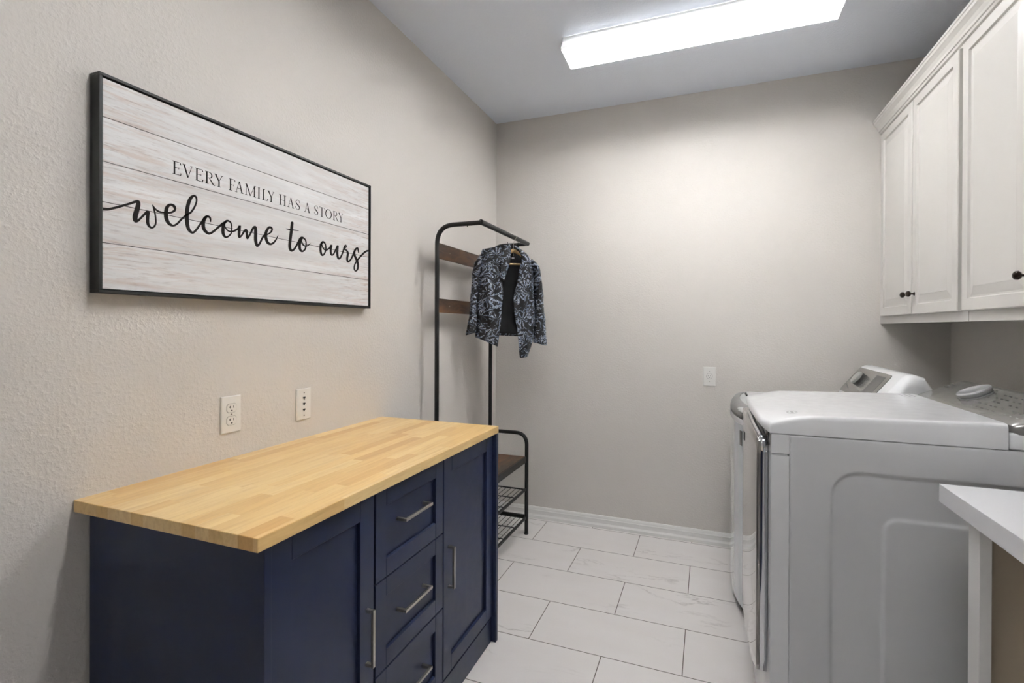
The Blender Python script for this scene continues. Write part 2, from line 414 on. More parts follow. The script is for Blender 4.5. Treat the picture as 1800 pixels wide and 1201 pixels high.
SCRIPT=[[[7529,15854,7539,15934],[7549,15856,7559,15935],[7578,15858,7588,15935],[7613,15862,7621,15936],[7652,15868,7655,15939],[7689,15877,7687,15944],[7726,15890,7718,15954],[7763,15906,7752,15967],[7800,15924,7788,15983],[7837,15943,7825,16000],[7874,15961,7861,16018],[7912,15981,7898,16036],[7950,16001,7935,16056],[7988,16022,7973,16077],[8025,16042,8010,16098],[8060,16061,8045,16117],[8093,16079,8078,16135],[8124,16096,8109,16152],[8155,16113,8139,16168],[8184,16129,8168,16184],[8213,16145,8195,16200],[8242,16162,8222,16217],[8270,16180,8249,16235],[8296,16196,8275,16253],[8318,16208,8300,16269],[8335,16214,8324,16282],[8348,16216,8345,16292],[8357,16215,8366,16300],[8355,16211,8391,16303],[8347,16212,8418,16292],[8341,16215,8436,16267],[8339,16210,8443,16236],[8335,16192,8444,16204],[8329,16167,8442,16172],[8322,16139,8438,16140],[8316,16112,8434,16110],[8309,16089,8429,16080],[8302,16065,8422,16051],[8294,16039,8415,16023],[8286,16011,8408,15997],[8278,15982,8402,15971],[8271,15955,8396,15944],[8263,15926,8389,15917],[8257,15897,8384,15891],[8251,15866,8380,15870],[8249,15836,8377,15854],[8250,15808,8376,15840],[8255,15782,8375,15827],[8262,15758,8375,15817],[8274,15736,8373,15811],[8293,15717,8368,15812],[8320,15708,8358,15812],[8346,15712,8353,15808],[8369,15723,8354,15803],[8388,15738,8362,15802],[8406,15755,8372,15806],[8424,15776,8386,15817],[8442,15800,8402,15835],[8461,15825,8421,15858],[8479,15850,8440,15883],[8498,15873,8458,15907],[8518,15898,8477,15932],[8540,15925,8497,15960],[8561,15950,8517,15987],[8580,15972,8536,16013],[8596,15987,8553,16035],[8609,15998,8567,16052],[8619,16004,8581,16067],[8619,16001,8601,16083],[8600,15998,8635,16089],[8582,16011,8664,16067],[8581,16013,8671,16039],[8581,16000,8670,16013],[8580,15977,8667,15987],[8578,15951,8664,15961],[8577,15924,8662,15937],[8575,15899,8661,15912],[8574,15873,8659,15885],[8572,15845,8658,15859],[8571,15816,8658,15834],[8573,15789,8658,15813],[8577,15765,8659,15792],[8582,15741,8661,15773],[8589,15719,8663,15755],[8598,15697,8666,15740],[8610,15678,8670,15727],[8626,15661,8677,15714],[8644,15647,8687,15701],[8664,15636,8698,15689],[8685,15628,8709,15681],[8707,15625,8717,15678],[8730,15630,8724,15679],[8751,15639,8734,15683],[8771,15653,8745,15692],[8788,15669,8756,15703],[8803,15686,8766,15714],[8816,15706,8774,15727],[8826,15728,8782,15742],[8834,15751,8789,15759],[8841,15775,8795,15778],[8845,15800,8799,15798],[8847,15827,8801,15819],[8847,15854,8801,15843],[8845,15882,8799,15869],[8843,15909,8797,15896],[8841,15936,8795,15922],[8838,15962,8793,15948],[8834,15989,8790,15974],[8830,16015,8787,15999],[8826,16040,8784,16024],[8821,16065,8780,16047],[8816,16087,8776,16069],[8811,16109,8770,16089],[8806,16130,8765,16109],[8800,16150,8759,16128],[8793,16169,8753,16148],[8786,16190,8748,16170],[8776,16212,8743,16193],[8767,16233,8738,16216],[8759,16250,8733,16235],[8754,16262,8730,16249],[8750,16267,8730,16256],[8745,16269,8733,16262],[8739,16268,8737,16267]],[[8740,16264,8742,16265],[8737,16260,8746,16267],[8736,16254,8751,16267],[8737,16249,8755,16264],[8745,16235,8765,16252],[8755,16213,8780,16234],[8768,16189,8796,16215],[8783,16165,8814,16196],[8800,16145,8830,16182],[8818,16130,8846,16172],[8838,16118,8864,16162],[8858,16109,8882,16155],[8879,16101,8900,16148],[8901,16095,8919,16143],[8923,16091,8937,16141],[8946,16090,8956,16140],[8968,16090,8976,16140],[8991,16092,8997,16141],[9014,16094,9020,16143],[9039,16095,9045,16146],[9066,16098,9071,16149],[9094,16101,9097,16153],[9122,16106,9123,16158],[9149,16112,9146,16164],[9175,16119,9168,16172],[9200,16128,9190,16180],[9224,16138,9211,16189],[9248,16150,9229,16199],[9270,16163,9246,16211],[9291,16178,9262,16223],[9312,16194,9276,16237],[9332,16213,9288,16250],[9350,16236,9295,16261],[9362,16264,9297,16268],[9367,16292,9297,16276],[9365,16320,9294,16290],[9358,16346,9289,16304],[9347,16369,9282,16316],[9331,16389,9275,16324],[9309,16402,9265,16331],[9283,16410,9251,16338],[9256,16413,9234,16343],[9227,16413,9219,16345],[9197,16406,9207,16342],[9169,16393,9197,16334],[9141,16375,9186,16320],[9115,16352,9175,16303],[9090,16325,9166,16284],[9070,16293,9160,16267],[9055,16257,9154,16247],[9045,16219,9149,16220],[9039,16181,9145,16190],[9035,16144,9142,16158],[9032,16109,9141,16127],[9031,16075,9141,16098],[9031,16040,9142,16069],[9033,16005,9144,16041],[9039,15971,9147,16015],[9048,15939,9152,15992],[9061,15909,9159,15969],[9077,15882,9167,15946],[9096,15857,9177,15924],[9117,15835,9188,15904],[9141,15817,9200,15888],[9166,15803,9214,15875],[9193,15793,9230,15863],[9222,15787,9248,15854],[9251,15785,9265,15848],[9281,15789,9281,15847],[9310,15799,9297,15852],[9337,15813,9315,15861],[9363,15832,9334,15875],[9388,15852,9354,15894],[9412,15875,9375,15913],[9437,15902,9395,15935],[9460,15931,9415,15961],[9482,15961,9437,15991],[9505,15992,9461,16023],[9529,16021,9487,16055],[9556,16052,9516,16088],[9587,16085,9547,16121],[9618,16118,9580,16155],[9649,16149,9611,16188],[9677,16175,9641,16217],[9700,16195,9670,16241],[9723,16211,9696,16259],[9747,16227,9718,16274],[9773,16247,9737,16289],[9799,16274,9756,16308],[9824,16307,9777,16335],[9849,16344,9799,16368],[9872,16383,9821,16403],[9893,16422,9842,16439],[9911,16460,9860,16474],[9928,16499,9875,16509],[9942,16538,9890,16545],[9954,16577,9902,16580],[9964,16614,9911,16614],[9970,16648,9917,16643],[9973,16679,9919,16668],[9973,16709,9918,16692],[9970,16736,9915,16712],[9964,16759,9909,16728],[9954,16779,9903,16739],[9940,16796,9896,16746],[9922,16807,9887,16751],[9900,16814,9879,16752],[9874,16814,9871,16751],[9847,16806,9864,16747],[9821,16793,9854,16737],[9794,16775,9842,16722],[9766,16751,9829,16703],[9739,16721,9817,16681],[9715,16686,9805,16656],[9694,16646,9793,16625],[9676,16602,9780,16588],[9660,16555,9766,16547],[9646,16506,9755,16503],[9634,16456,9745,16458],[9624,16404,9737,16411],[9616,16349,9731,16361],[9610,16293,9726,16309],[9606,16238,9723,16257],[9603,16186,9720,16207],[9601,16136,9720,16160],[9601,16087,9721,16114],[9603,16038,9723,16069],[9607,15992,9726,16027],[9613,15949,9730,15987],[9621,15907,9734,15947],[9631,15867,9739,15909],[9643,15829,9745,15875],[9658,15793,9752,15845],[9678,15762,9761,15822],[9702,15735,9772,15802],[9729,15715,9787,15783],[9759,15700,9804,15769],[9790,15691,9819,15759],[9823,15690,9830,15756],[9857,15700,9837,15757],[9885,15719,9848,15765],[9908,15741,9863,15780],[9929,15764,9880,15801],[9949,15789,9898,15823],[9970,15816,9917,15847],[9990,15847,9936,15875],[10010,15880,9956,15905],[10029,15912,9976,15937],[10048,15942,9995,15967],[10065,15970,10013,15995],[10083,15997,10031,16022],[10100,16024,10048,16048],[10117,16051,10064,16075],[10135,16078,10081,16102],[10153,16107,10097,16130],[10172,16137,10114,16160],[10190,16165,10130,16191],[10207,16189,10149,16221],[10222,16207,10169,16247],[10236,16221,10191,16269],[10249,16234,10214,16287],[10262,16243,10237,16301],[10273,16249,10262,16311],[10281,16252,10287,16316],[10291,16253,10312,16316],[10303,16250,10335,16310],[10315,16245,10356,16300],[10326,16238,10375,16287],[10334,16231,10389,16268],[10340,16220,10397,16245],[10345,16202,10399,16218],[10349,16180,10398,16192],[10352,16160,10396,16170],[10354,16146,10395,16156],[10357,16137,10393,16145],[10365,16132,10386,16137],[10374,16131,10377,16132]],[[10304,16303,10307,16300],[10296,16308,10310,16291],[10283,16308,10307,16278],[10270,16301,10298,16267],[10258,16294,10287,16255],[10240,16284,10273,16240],[10216,16269,10259,16224],[10190,16247,10248,16208],[10167,16219,10239,16190],[10148,16187,10231,16166],[10130,16152,10221,16136],[10114,16113,10212,16104],[10101,16073,10206,16073],[10093,16032,10203,16045],[10091,15993,10203,16016],[10094,15954,10205,15986],[10101,15915,10209,15958],[10114,15878,10216,15931],[10132,15845,10225,15910],[10158,15816,10239,15888],[10190,15791,10259,15865],[10225,15771,10281,15845],[10262,15756,10304,15830],[10300,15749,10322,15823],[10338,15753,10335,15822],[10373,15767,10350,15828],[10404,15785,10370,15839],[10432,15806,10393,15857],[10461,15828,10420,15877],[10492,15854,10448,15900],[10525,15885,10477,15928],[10558,15918,10509,15960],[10590,15951,10541,15993],[10622,15983,10574,16026],[10655,16014,10606,16058],[10690,16047,10639,16091],[10723,16079,10672,16125],[10755,16108,10704,16156],[10783,16134,10734,16184],[10808,16155,10763,16207],[10832,16175,10791,16228],[10854,16192,10815,16244],[10872,16207,10835,16257],[10886,16218,10850,16267],[10899,16233,10867,16275],[10904,16250,10885,16274],[10900,16263,10897,16267]],[[10772,16131,10767,16134],[10790,16127,10757,16147],[10813,16133,10755,16168],[10832,16148,10765,16188],[10845,16167,10779,16204],[10863,16192,10800,16228],[10882,16218,10826,16258],[10899,16239,10857,16286],[10911,16248,10893,16307],[10924,16252,10929,16315],[10945,16255,10964,16314],[10968,16253,10996,16306],[10989,16246,11026,16293],[11006,16236,11050,16273],[11019,16218,11067,16246],[11030,16193,11079,16215],[11038,16162,11087,16179],[11044,16129,11092,16142],[11046,16094,11095,16105],[11046,16058,11095,16066],[11044,16018,11093,16023],[11038,15978,11088,15979],[11028,15941,11078,15936],[11014,15911,11061,15895],[10993,15883,11035,15857],[10965,15854,11002,15821],[10934,15829,10965,15790],[10905,15812,10928,15764],[10886,15806,10890,15747],[10877,15809,10850,15745],[10867,15818,10816,15755],[10855,15833,10787,15772],[10845,15852,10763,15795],[10837,15870,10744,15821],[10832,15890,10731,15852],[10830,15916,10723,15887],[10829,15947,10720,15924],[10830,15979,10719,15961],[10831,16011,10720,15996],[10833,16043,10723,16031],[10836,16076,10728,16069],[10840,16108,10735,16107],[10846,16136,10746,16144],[10852,16159,10762,16181],[10861,16178,10786,16216],[10875,16200,10815,16244],[10893,16223,10842,16267],[10910,16244,10865,16284],[10923,16259,10880,16296],[10933,16274,10895,16305],[10934,16290,10912,16308],[10928,16300,10924,16303]],[[10823,16159,10826,16160],[10818,16155,10832,16161],[10814,16149,10839,16158],[10813,16142,10842,16153],[10816,16129,10846,16141],[10818,16112,10851,16124],[10822,16090,10858,16105],[10829,16068,10866,16087],[10839,16047,10876,16071],[10854,16027,10889,16056],[10871,16008,10906,16039],[10890,15990,10924,16024],[10912,15973,10943,16011],[10934,15961,10960,16002],[10958,15953,10977,15998],[10982,15950,10994,15996],[11006,15950,11013,15997],[11029,15952,11033,16000],[11052,15954,11053,16004],[11075,15958,11072,16008],[11099,15964,11091,16013],[11122,15971,11110,16020],[11147,15980,11129,16028],[11171,15992,11148,16038],[11196,16006,11167,16050],[11220,16023,11188,16064],[11244,16042,11209,16080],[11267,16060,11230,16097],[11287,16078,11247,16113],[11307,16096,11262,16128],[11325,16115,11275,16145],[11341,16134,11287,16162],[11355,16150,11297,16177],[11368,16166,11303,16188],[11379,16186,11305,16196],[11387,16205,11306,16205],[11391,16219,11305,16213],[11303,16211,11394,16229],[11301,16207,11395,16219],[11298,16186,11395,16196],[11292,16153,11393,16163],[11286,16113,11389,16123],[11280,16070,11386,16082],[11277,16031,11383,16045],[11275,15993,11380,16007],[11274,15952,11376,15966],[11275,15911,11372,15928],[11279,15874,11371,15899],[11291,15843,11370,15890],[11329,15823,11352,15897],[11369,15835,11341,15893],[11393,15855,11351,15897],[11413,15876,11368,15911],[11433,15899,11385,15927],[11455,15928,11403,15951],[11479,15963,11423,15984],[11503,16000,11444,16021],[11526,16033,11464,16057],[11544,16056,11483,16086],[11559,16073,11500,16109],[11572,16085,11516,16128],[11577,16088,11536,16147],[11564,16083,11572,16161],[11543,16088,11613,16151],[11542,16087,11629,16128],[11546,16071,11637,16101],[11550,16046,11641,16072],[11555,16018,11645,16043],[11559,15992,11649,16016],[11562,15964,11652,15984],[11564,15929,11653,15948],[11566,15894,11654,15916],[11574,15861,11655,15899],[11622,15835,11626,15909],[11669,15864,11610,15904],[11693,15897,11628,15924],[11716,15936,11652,15958],[11740,15977,11677,15998],[11763,16017,11700,16036],[11786,16059,11721,16075],[11810,16105,11742,16120],[11834,16151,11763,16167],[11856,16190,11784,16210],[11875,16215,11805,16246],[11890,16229,11828,16275],[11901,16235,11854,16299],[11898,16232,11890,16319],[11879,16231,11938,16320],[11869,16236,11972,16297],[11869,16226,11986,16265],[11871,16200,11992,16228],[11871,16163,11995,16188],[11870,16121,11997,16145],[11870,16079,11998,16103],[11870,16037,11999,16058],[11868,15991,11998,16010],[11866,15941,11997,15962],[11867,15892,11997,15917],[11871,15846,11999,15878],[11880,15802,12003,15838],[11893,15758,12009,15798],[11908,15718,12016,15761],[11926,15683,12024,15736],[11955,15655,12024,15730],[12010,15650,12001,15731],[12051,15673,11997,15728],[12077,15699,12011,15740],[12098,15728,12031,15761],[12119,15757,12050,15784],[12140,15793,12070,15813],[12161,15834,12090,15851],[12182,15878,12112,15893],[12202,15918,12133,15935],[12221,15952,12154,15971],[12238,15981,12171,16001],[12253,16005,12187,16027],[12267,16025,12204,16053],[12280,16042,12225,16078],[12296,16056,12253,16102],[12316,16070,12288,16122],[12343,16084,12325,16136],[12377,16099,12361,16147],[12412,16114,12394,16158],[12445,16132,12421,16170],[12475,16150,12445,16186],[12503,16169,12469,16204],[12531,16189,12489,16222],[12556,16211,12506,16240],[12578,16235,12518,16257],[12595,16261,12528,16275],[12608,16290,12536,16295],[12617,16319,12541,16315],[12620,16347,12542,16329],[12613,16375,12540,16335],[12594,16396,12533,16340],[12568,16412,12518,16347],[12535,16423,12502,16350],[12494,16425,12490,16350],[12449,16410,12487,16348],[12411,16383,12478,16337],[12379,16350,12459,16313],[12349,16312,12439,16282],[12323,16272,12421,16249],[12302,16233,12408,16218],[12287,16194,12398,16188],[12275,16153,12391,16156],[12268,16112,12386,16124],[12265,16070,12385,16091],[12268,16029,12387,16060],[12275,15987,12393,16026],[12288,15944,12404,15988],[12306,15902,12417,15952],[12326,15864,12432,15921],[12351,15832,12446,15899],[12381,15809,12459,15885],[12416,15794,12473,15875],[12453,15787,12489,15867],[12488,15787,12507,15863],[12523,15790,12524,15862],[12558,15800,12540,15865],[12591,15815,12559,15872],[12622,15833,12579,15884],[12651,15854,12601,15900],[12678,15877,12623,15917],[12703,15904,12645,15937],[12727,15934,12668,15961],[12748,15965,12691,15988],[12768,15996,12714,16016],[12786,16027,12735,16043],[12802,16060,12755,16071],[12816,16094,12776,16102],[12828,16128,12795,16133],[12837,16156,12812,16160],[12844,16175,12824,16179],[12845,16180,12827,16183],[12843,16184,12833,16186],[12839,16186,12838,16186]],[[13441,16770,13452,16772],[13414,16760,13478,16769],[13389,16739,13499,16753],[13378,16712,13505,16729],[13374,16677,13502,16693],[13368,16627,13498,16644],[13360,16569,13492,16585],[13352,16506,13486,16521],[13344,16443,13478,16456],[13334,16377,13468,16388],[13322,16305,13456,16315],[13310,16231,13443,16240],[13298,16158,13432,16168],[13290,16092,13423,16104],[13283,16033,13417,16045],[13276,15977,13411,15990],[13272,15924,13407,15941],[13271,15875,13406,15898],[13275,15831,13408,15863],[13286,15793,13413,15835],[13302,15759,13420,15811],[13323,15731,13428,15795],[13353,15708,13433,15786],[13395,15696,13431,15784],[13443,15701,13430,15782],[13484,15719,13442,15785],[13520,15743,13464,15796],[13554,15772,13491,15815],[13587,15806,13519,15840],[13621,15849,13548,15875],[13657,15900,13581,15923],[13692,15955,13615,15975],[13725,16007,13647,16027],[13755,16053,13675,16072],[13779,16093,13696,16110],[13799,16129,13714,16144],[13817,16160,13730,16177],[13832,16185,13748,16209],[13848,16203,13770,16238],[13863,16219,13796,16264],[13878,16231,13824,16285],[13890,16239,13857,16303],[13900,16243,13893,16314],[13912,16245,13931,16318],[13931,16245,13967,16313],[13958,16241,14002,16301],[13986,16233,14036,16285],[14012,16220,14067,16264],[14031,16204,14091,16239],[14044,16183,14107,16209],[14054,16155,14119,16175],[14060,16123,14126,16139],[14062,16089,14130,16101],[14061,16055,14130,16064],[14057,16020,14126,16025],[14049,15982,14119,15983],[14038,15944,14108,15941],[14024,15910,14093,15900],[14008,15884,14074,15864],[13988,15862,14047,15831],[13964,15842,14015,15802],[13939,15827,13979,15776],[13918,15819,13939,15757],[13909,15819,13895,15747],[13903,15823,13852,15752],[13891,15832,13815,15766],[13877,15848,13783,15787],[13866,15868,13757,15815],[13858,15890,13738,15849],[13853,15919,13726,15888],[13851,15956,13720,15932],[13852,15997,13719,15980],[13855,16039,13723,16029],[13862,16075,13733,16077],[13873,16111,13753,16126],[13891,16152,13781,16174],[13911,16194,13811,16218],[13931,16231,13838,16253],[13945,16258,13856,16278],[13951,16279,13873,16296],[13943,16296,13898,16306],[13927,16305,13919,16307]],[[13859,16196,13863,16198],[13852,16191,13872,16199],[13847,16183,13881,16197],[13847,16175,13887,16191],[13855,16153,13898,16170],[13865,16120,13914,16139],[13878,16082,13933,16105],[13895,16046,13952,16075],[13915,16017,13971,16054],[13942,15997,13989,16043],[13971,15984,14009,16035],[14003,15977,14030,16030],[14035,15974,14052,16027],[14067,15975,14073,16027],[14099,15980,14093,16029],[14131,15990,14113,16036],[14161,16003,14136,16045],[14188,16017,14160,16056],[14214,16032,14183,16067],[14239,16051,14207,16080],[14263,16073,14233,16095],[14285,16095,14259,16112],[14303,16113,14282,16127],[14315,16126,14298,16138],[14319,16131,14304,16141],[14319,16136,14311,16142],[14317,16139,14316,16141]],[[13166,16458,13166,16460],[13167,16452,13169,16466],[13172,16447,13177,16472],[13180,16446,13186,16474],[13216,16446,13222,16478],[13266,16446,13273,16483],[13325,16447,13333,16489],[13387,16448,13396,16495],[13446,16452,13454,16500],[13507,16458,13514,16503],[13573,16467,13578,16507],[13637,16477,13641,16510],[13693,16486,13696,16512],[13732,16492,13735,16514],[13739,16494,13742,16513],[13745,16498,13747,16510],[13748,16503,13748,16505]],[[14804,16132,14795,16135],[14829,16132,14778,16147],[14859,16142,14771,16167],[14882,16161,14780,16190],[14895,16181,14794,16208],[14913,16209,14815,16236],[14932,16237,14842,16270],[14947,16256,14876,16302],[14946,16259,14926,16328],[14947,16259,14978,16331],[14966,16257,15018,16320],[14991,16249,15052,16301],[15014,16235,15081,16276],[15032,16215,15103,16245],[15045,16185,15117,16207],[15055,16144,15127,16161],[15059,16098,15133,16112],[15059,16052,15134,16062],[15055,16011,15130,16015],[15044,15974,15118,15970],[15027,15935,15100,15926],[15007,15899,15079,15884],[14985,15867,15056,15848],[14965,15844,15033,15817],[14948,15829,15007,15791],[14933,15821,14977,15769],[14924,15818,14941,15753],[14924,15820,14898,15747],[14926,15821,14858,15757],[14920,15829,14829,15777],[14908,15847,14807,15803],[14897,15873,14789,15834],[14888,15904,14774,15870],[14882,15937,14763,15909],[14878,15977,14757,15954],[14876,16024,14754,16005],[14877,16074,14754,16059],[14881,16120,14760,16113],[14888,16156,14773,16162],[14899,16183,14799,16206],[14918,16210,14834,16244],[14941,16236,14870,16274],[14964,16261,14900,16296],[14981,16280,14920,16311],[14991,16295,14938,16323],[14990,16311,14960,16327],[14981,16321,14976,16324]],[[14869,16231,14872,16232],[14860,16226,14882,16234],[14854,16217,14893,16231],[14854,16209,14899,16224],[14862,16185,14909,16202],[14872,16151,14923,16169],[14885,16112,14940,16133],[14902,16074,14959,16100],[14923,16043,14979,16076],[14950,16020,15002,16059],[14981,16000,15027,16045],[15016,15985,15054,16035],[15056,15977,15079,16030],[15102,15977,15101,16031],[15151,15990,15126,16039],[15198,16012,15159,16056],[15243,16039,15197,16079],[15284,16067,15232,16105],[15323,16094,15261,16128],[15358,16127,15283,16153],[15390,16164,15305,16186],[15416,16197,15324,16220],[15431,16214,15343,16250],[15348,16209,15448,16267],[15339,16216,15457,16225],[15331,16185,15448,16186],[15319,16140,15435,16141],[15307,16091,15423,16097],[15302,16046,15418,16059],[15302,16005,15417,16023],[15306,15962,15419,15983],[15313,15920,15423,15946],[15324,15883,15430,15917],[15343,15853,15436,15904],[15378,15833,15437,15901],[15423,15828,15438,15899],[15469,15837,15444,15899],[15510,15858,15459,15904],[15546,15887,15478,15917],[15578,15926,15503,15946],[15610,15976,15532,15991],[15642,16030,15563,16043],[15673,16082,15593,16095],[15700,16125,15619,16139],[15726,16165,15641,16179],[15751,16206,15663,16220],[15773,16238,15682,16257],[15780,16247,15707,16290],[15700,16251,15807,16287],[15697,16234,15812,16247],[15688,16184,15807,16193],[15675,16120,15799,16128],[15664,16052,15792,16064],[15660,15992,15790,16011],[15664,15939,15794,15964],[15672,15887,15800,15915],[15684,15837,15809,15870],[15701,15795,15820,15835],[15723,15761,15829,15815],[15760,15737,15831,15812],[15813,15732,15824,15811],[15864,15745,15824,15810],[15904,15768,15838,15816],[15938,15798,15858,15831],[15969,15837,15882,15859],[16000,15884,15912,15901],[16030,15937,15942,15951],[16058,15991,15971,16003],[16084,16042,15997,16052],[16107,16092,16018,16098],[16127,16143,16037,16147],[16145,16192,16054,16195],[16162,16235,16071,16240],[16177,16270,16089,16279],[16191,16296,16107,16310],[16204,16317,16126,16336],[16215,16332,16144,16357],[16222,16339,16165,16374],[16215,16338,16196,16390],[16198,16337,16238,16392],[16199,16337,16262,16379],[16206,16331,16277,16363],[16211,16324,16285,16344],[16212,16320,16284,16321],[16208,16314,16271,16298],[16195,16299,16252,16277],[16176,16282,16231,16258],[16156,16264,16213,16240],[16141,16248,16198,16226],[16129,16236,16185,16212],[16117,16224,16172,16200],[16103,16209,16165,16194],[16094,16188,16165,16197],[16106,16164,16160,16206],[16135,16155,16162,16207],[16164,16152,16183,16208],[16192,16151,16216,16209],[16213,16147,16255,16207],[16226,16140,16292,16196],[16240,16127,16322,16179],[16256,16109,16349,16160],[16268,16089,16375,16135],[16277,16067,16396,16104],[16281,16043,16408,16066],[16278,16010,16408,16020],[16268,15967,16397,15969],[16255,15918,16383,15919],[16244,15869,16371,15874],[16240,15825,16367,15840],[16243,15787,16369,15812],[16252,15754,16374,15786],[16266,15723,16380,15766],[16291,15696,16384,15759],[16342,15680,16371,15761],[16399,15691,16364,15760],[16443,15713,16383,15767],[16482,15741,16413,15784],[16520,15774,16446,15809],[16557,15811,16477,15838],[16593,15853,16508,15875],[16629,15903,16539,15921],[16664,15956,16570,15972],[16698,16009,16601,16025],[16730,16057,16629,16073],[16758,16104,16653,16117],[16784,16151,16675,16162],[16807,16194,16697,16207],[16829,16230,16720,16250],[16850,16258,16749,16288],[16874,16281,16783,16322],[16899,16301,16821,16352],[16918,16314,16865,16377],[16921,16317,16920,16394],[16904,16322,16985,16386],[16913,16315,17012,16352],[16930,16283,17023,16309],[16945,16242,17029,16262],[16958,16203,17032,16220],[16968,16176,17035,16192],[16975,16167,17033,16180],[16989,16162,17023,16170],[17004,16162,17009,16164]],[[16826,16331,16832,16331],[16809,16329,16845,16326],[16791,16321,16854,16315],[16779,16308,16853,16302],[16762,16279,16842,16271],[16734,16237,16826,16229],[16704,16187,16810,16182],[16679,16133,16800,16137],[16668,16080,16800,16102],[16677,16031,16811,16072],[16699,15988,16831,16039],[16727,15948,16857,16005],[16755,15912,16886,15968],[16780,15876,16912,15931],[16805,15841,16936,15898],[16832,15809,16961,15865],[16857,15778,16986,15831],[16878,15748,17009,15793],[16893,15717,17025,15750],[16903,15678,17033,15703],[16910,15634,17037,15652],[16913,15589,17035,15601],[16911,15548,17028,15552],[16905,15514,17014,15508],[16893,15486,16991,15467],[16874,15458,16958,15430],[16851,15434,16922,15398],[16831,15419,16883,15373],[16827,15415,16836,15357],[16831,15415,16786,15361],[16819,15422,16752,15378],[16803,15437,16726,15401],[16789,15457,16706,15428],[16780,15478,16694,15457],[16777,15501,16689,15489],[16777,15530,16690,15524],[16781,15563,16696,15562],[16791,15597,16707,15601],[16806,15631,16722,15640],[16826,15665,16742,15680],[16852,15700,16766,15719],[16883,15736,16795,15760],[16919,15774,16829,15803],[16959,15815,16868,15847],[17004,15861,16914,15895],[17056,15910,16968,15946],[17112,15961,17026,15999],[17170,16012,17085,16050],[17226,16059,17142,16099],[17283,16105,17198,16146],[17341,16150,17255,16194],[17398,16192,17313,16239],[17451,16229,17370,16281],[17497,16258,17427,16318],[17538,16278,17487,16347],[17579,16294,17545,16367],[17620,16306,17597,16381],[17658,16316,17637,16390],[17688,16325,17664,16396]]]
SERIF=[('E',9262,9492),('V',9534,9840),('E',9902,10134),('R',10207,10505),('Y',10497,10768),('F',10971,11180),('A',11180,11475),('M',11539,11943),('I',12015,12096),('L',12185,12399),('Y',12399,12670),('H',12867,13178),('A',13235,13528),('S',13580,13816),('A',13997,14286),('S',14478,14708),('T',14738,15035),('O',15065,15409),('R',15488,15785),('Y',15785,16047)]
JK={'FLL':[(-0.181,-0.072),(-0.202,-0.145),(-0.206,-0.21),(-0.209,-0.276),(-0.211,-0.407),(-0.216,-0.505),(-0.221,-0.58)],'FLR':[(-0.019,-0.042),(-0.035,-0.105),(-0.055,-0.171),(-0.065,-0.223),(-0.068,-0.276),(-0.064,-0.315),(-0.072,-0.393),(-0.077,-0.472),(-0.083,-0.537),(-0.096,-0.635)],'FRL':[(-0.009,-0.045),(0.024,-0.077),(0.044,-0.109),(0.037,-0.169),(0.025,-0.228),(0.005,-0.307),(-0.003,-0.366),(0.0,-0.432),(0.014,-0.504),(0.026,-0.603),(0.035,-0.701)],'FRR':[(0.082,-0.091),(0.109,-0.137),(0.12,-0.177),(0.124,-0.27),(0.128,-0.403),(0.128,-0.523),(0.118,-0.603),(0.086,-0.696)],'CLL':[(-0.057,-0.056),(-0.072,-0.101),(-0.083,-0.167),(-0.08,-0.238),(-0.066,-0.257)],'CLR':[(-0.021,-0.041),(-0.022,-0.081),(-0.025,-0.126),(-0.037,-0.179),(-0.06,-0.244)],'CRL':[(-0.008,-0.051),(0.022,-0.083),(0.041,-0.115),(0.034,-0.164),(0.022,-0.223)],'CRR':[(0.002,-0.054),(0.042,-0.079),(0.082,-0.117),(0.089,-0.182),(0.043,-0.262)],'SL':[(-0.199,-0.109),(-0.215,-0.209),(-0.222,-0.34),(-0.234,-0.446),(-0.24,-0.512),(-0.244,-0.561)],'SLe':[(-0.218,-0.116),(-0.238,-0.209),(-0.248,-0.341),(-0.259,-0.446),(-0.273,-0.512),(-0.278,-0.545)],'SR':[(0.12,-0.128),(0.148,-0.214),(0.154,-0.335),(0.159,-0.436),(0.163,-0.523),(0.16,-0.621)],'SRe':[(0.151,-0.16),(0.172,-0.254),(0.181,-0.348),(0.186,-0.436),(0.196,-0.523),(0.203,-0.617)],'BK':[(-0.185,-0.075),(-0.201,-0.27),(-0.206,-0.565)],'BKR':[(0.081,-0.081),(0.13,-0.264),(0.132,-0.581)],'HB':[(-0.022,-0.148),(0.052,-0.155)],'HT':[(-0.016,-0.061),(0.032,-0.097),(0.127,-0.154)],'HN':[(-0.006,-0.018)]}
# ------------------------------------------------------------------ framed sign
SY0, SY1, SZ0, SZ1 = .748, 1.776, 1.386, 1.918
sign = thing('framed_sign', 'long black-framed whitewashed plank sign with welcome lettering on the left wall', 'sign', (0, 1.262, 1.386))
b = B(); fw = .0075; d0, d1 = .001, .036
for a in ((SY0, SY1, SZ1-fw, SZ1), (SY0, SY1, SZ0, SZ0+fw), (SY0, SY0+fw, SZ0+fw, SZ1-fw), (SY1-fw, SY1, SZ0+fw, SZ1-fw)):
    box(b, d0, d1, a[0], a[1], a[2], a[3], .0006, 1)
box(b, d0, .010, SY0+.004, SY1-.004, SZ0+.004, SZ1-.004)
obj('frame', b, M['frame_black'], sign)
g = .0105
panel = obj('printed_panel', bx(.011, .031, SY0+g, SY1-g, SZ0+g, SZ1-g, .001), M['planks'], sign)
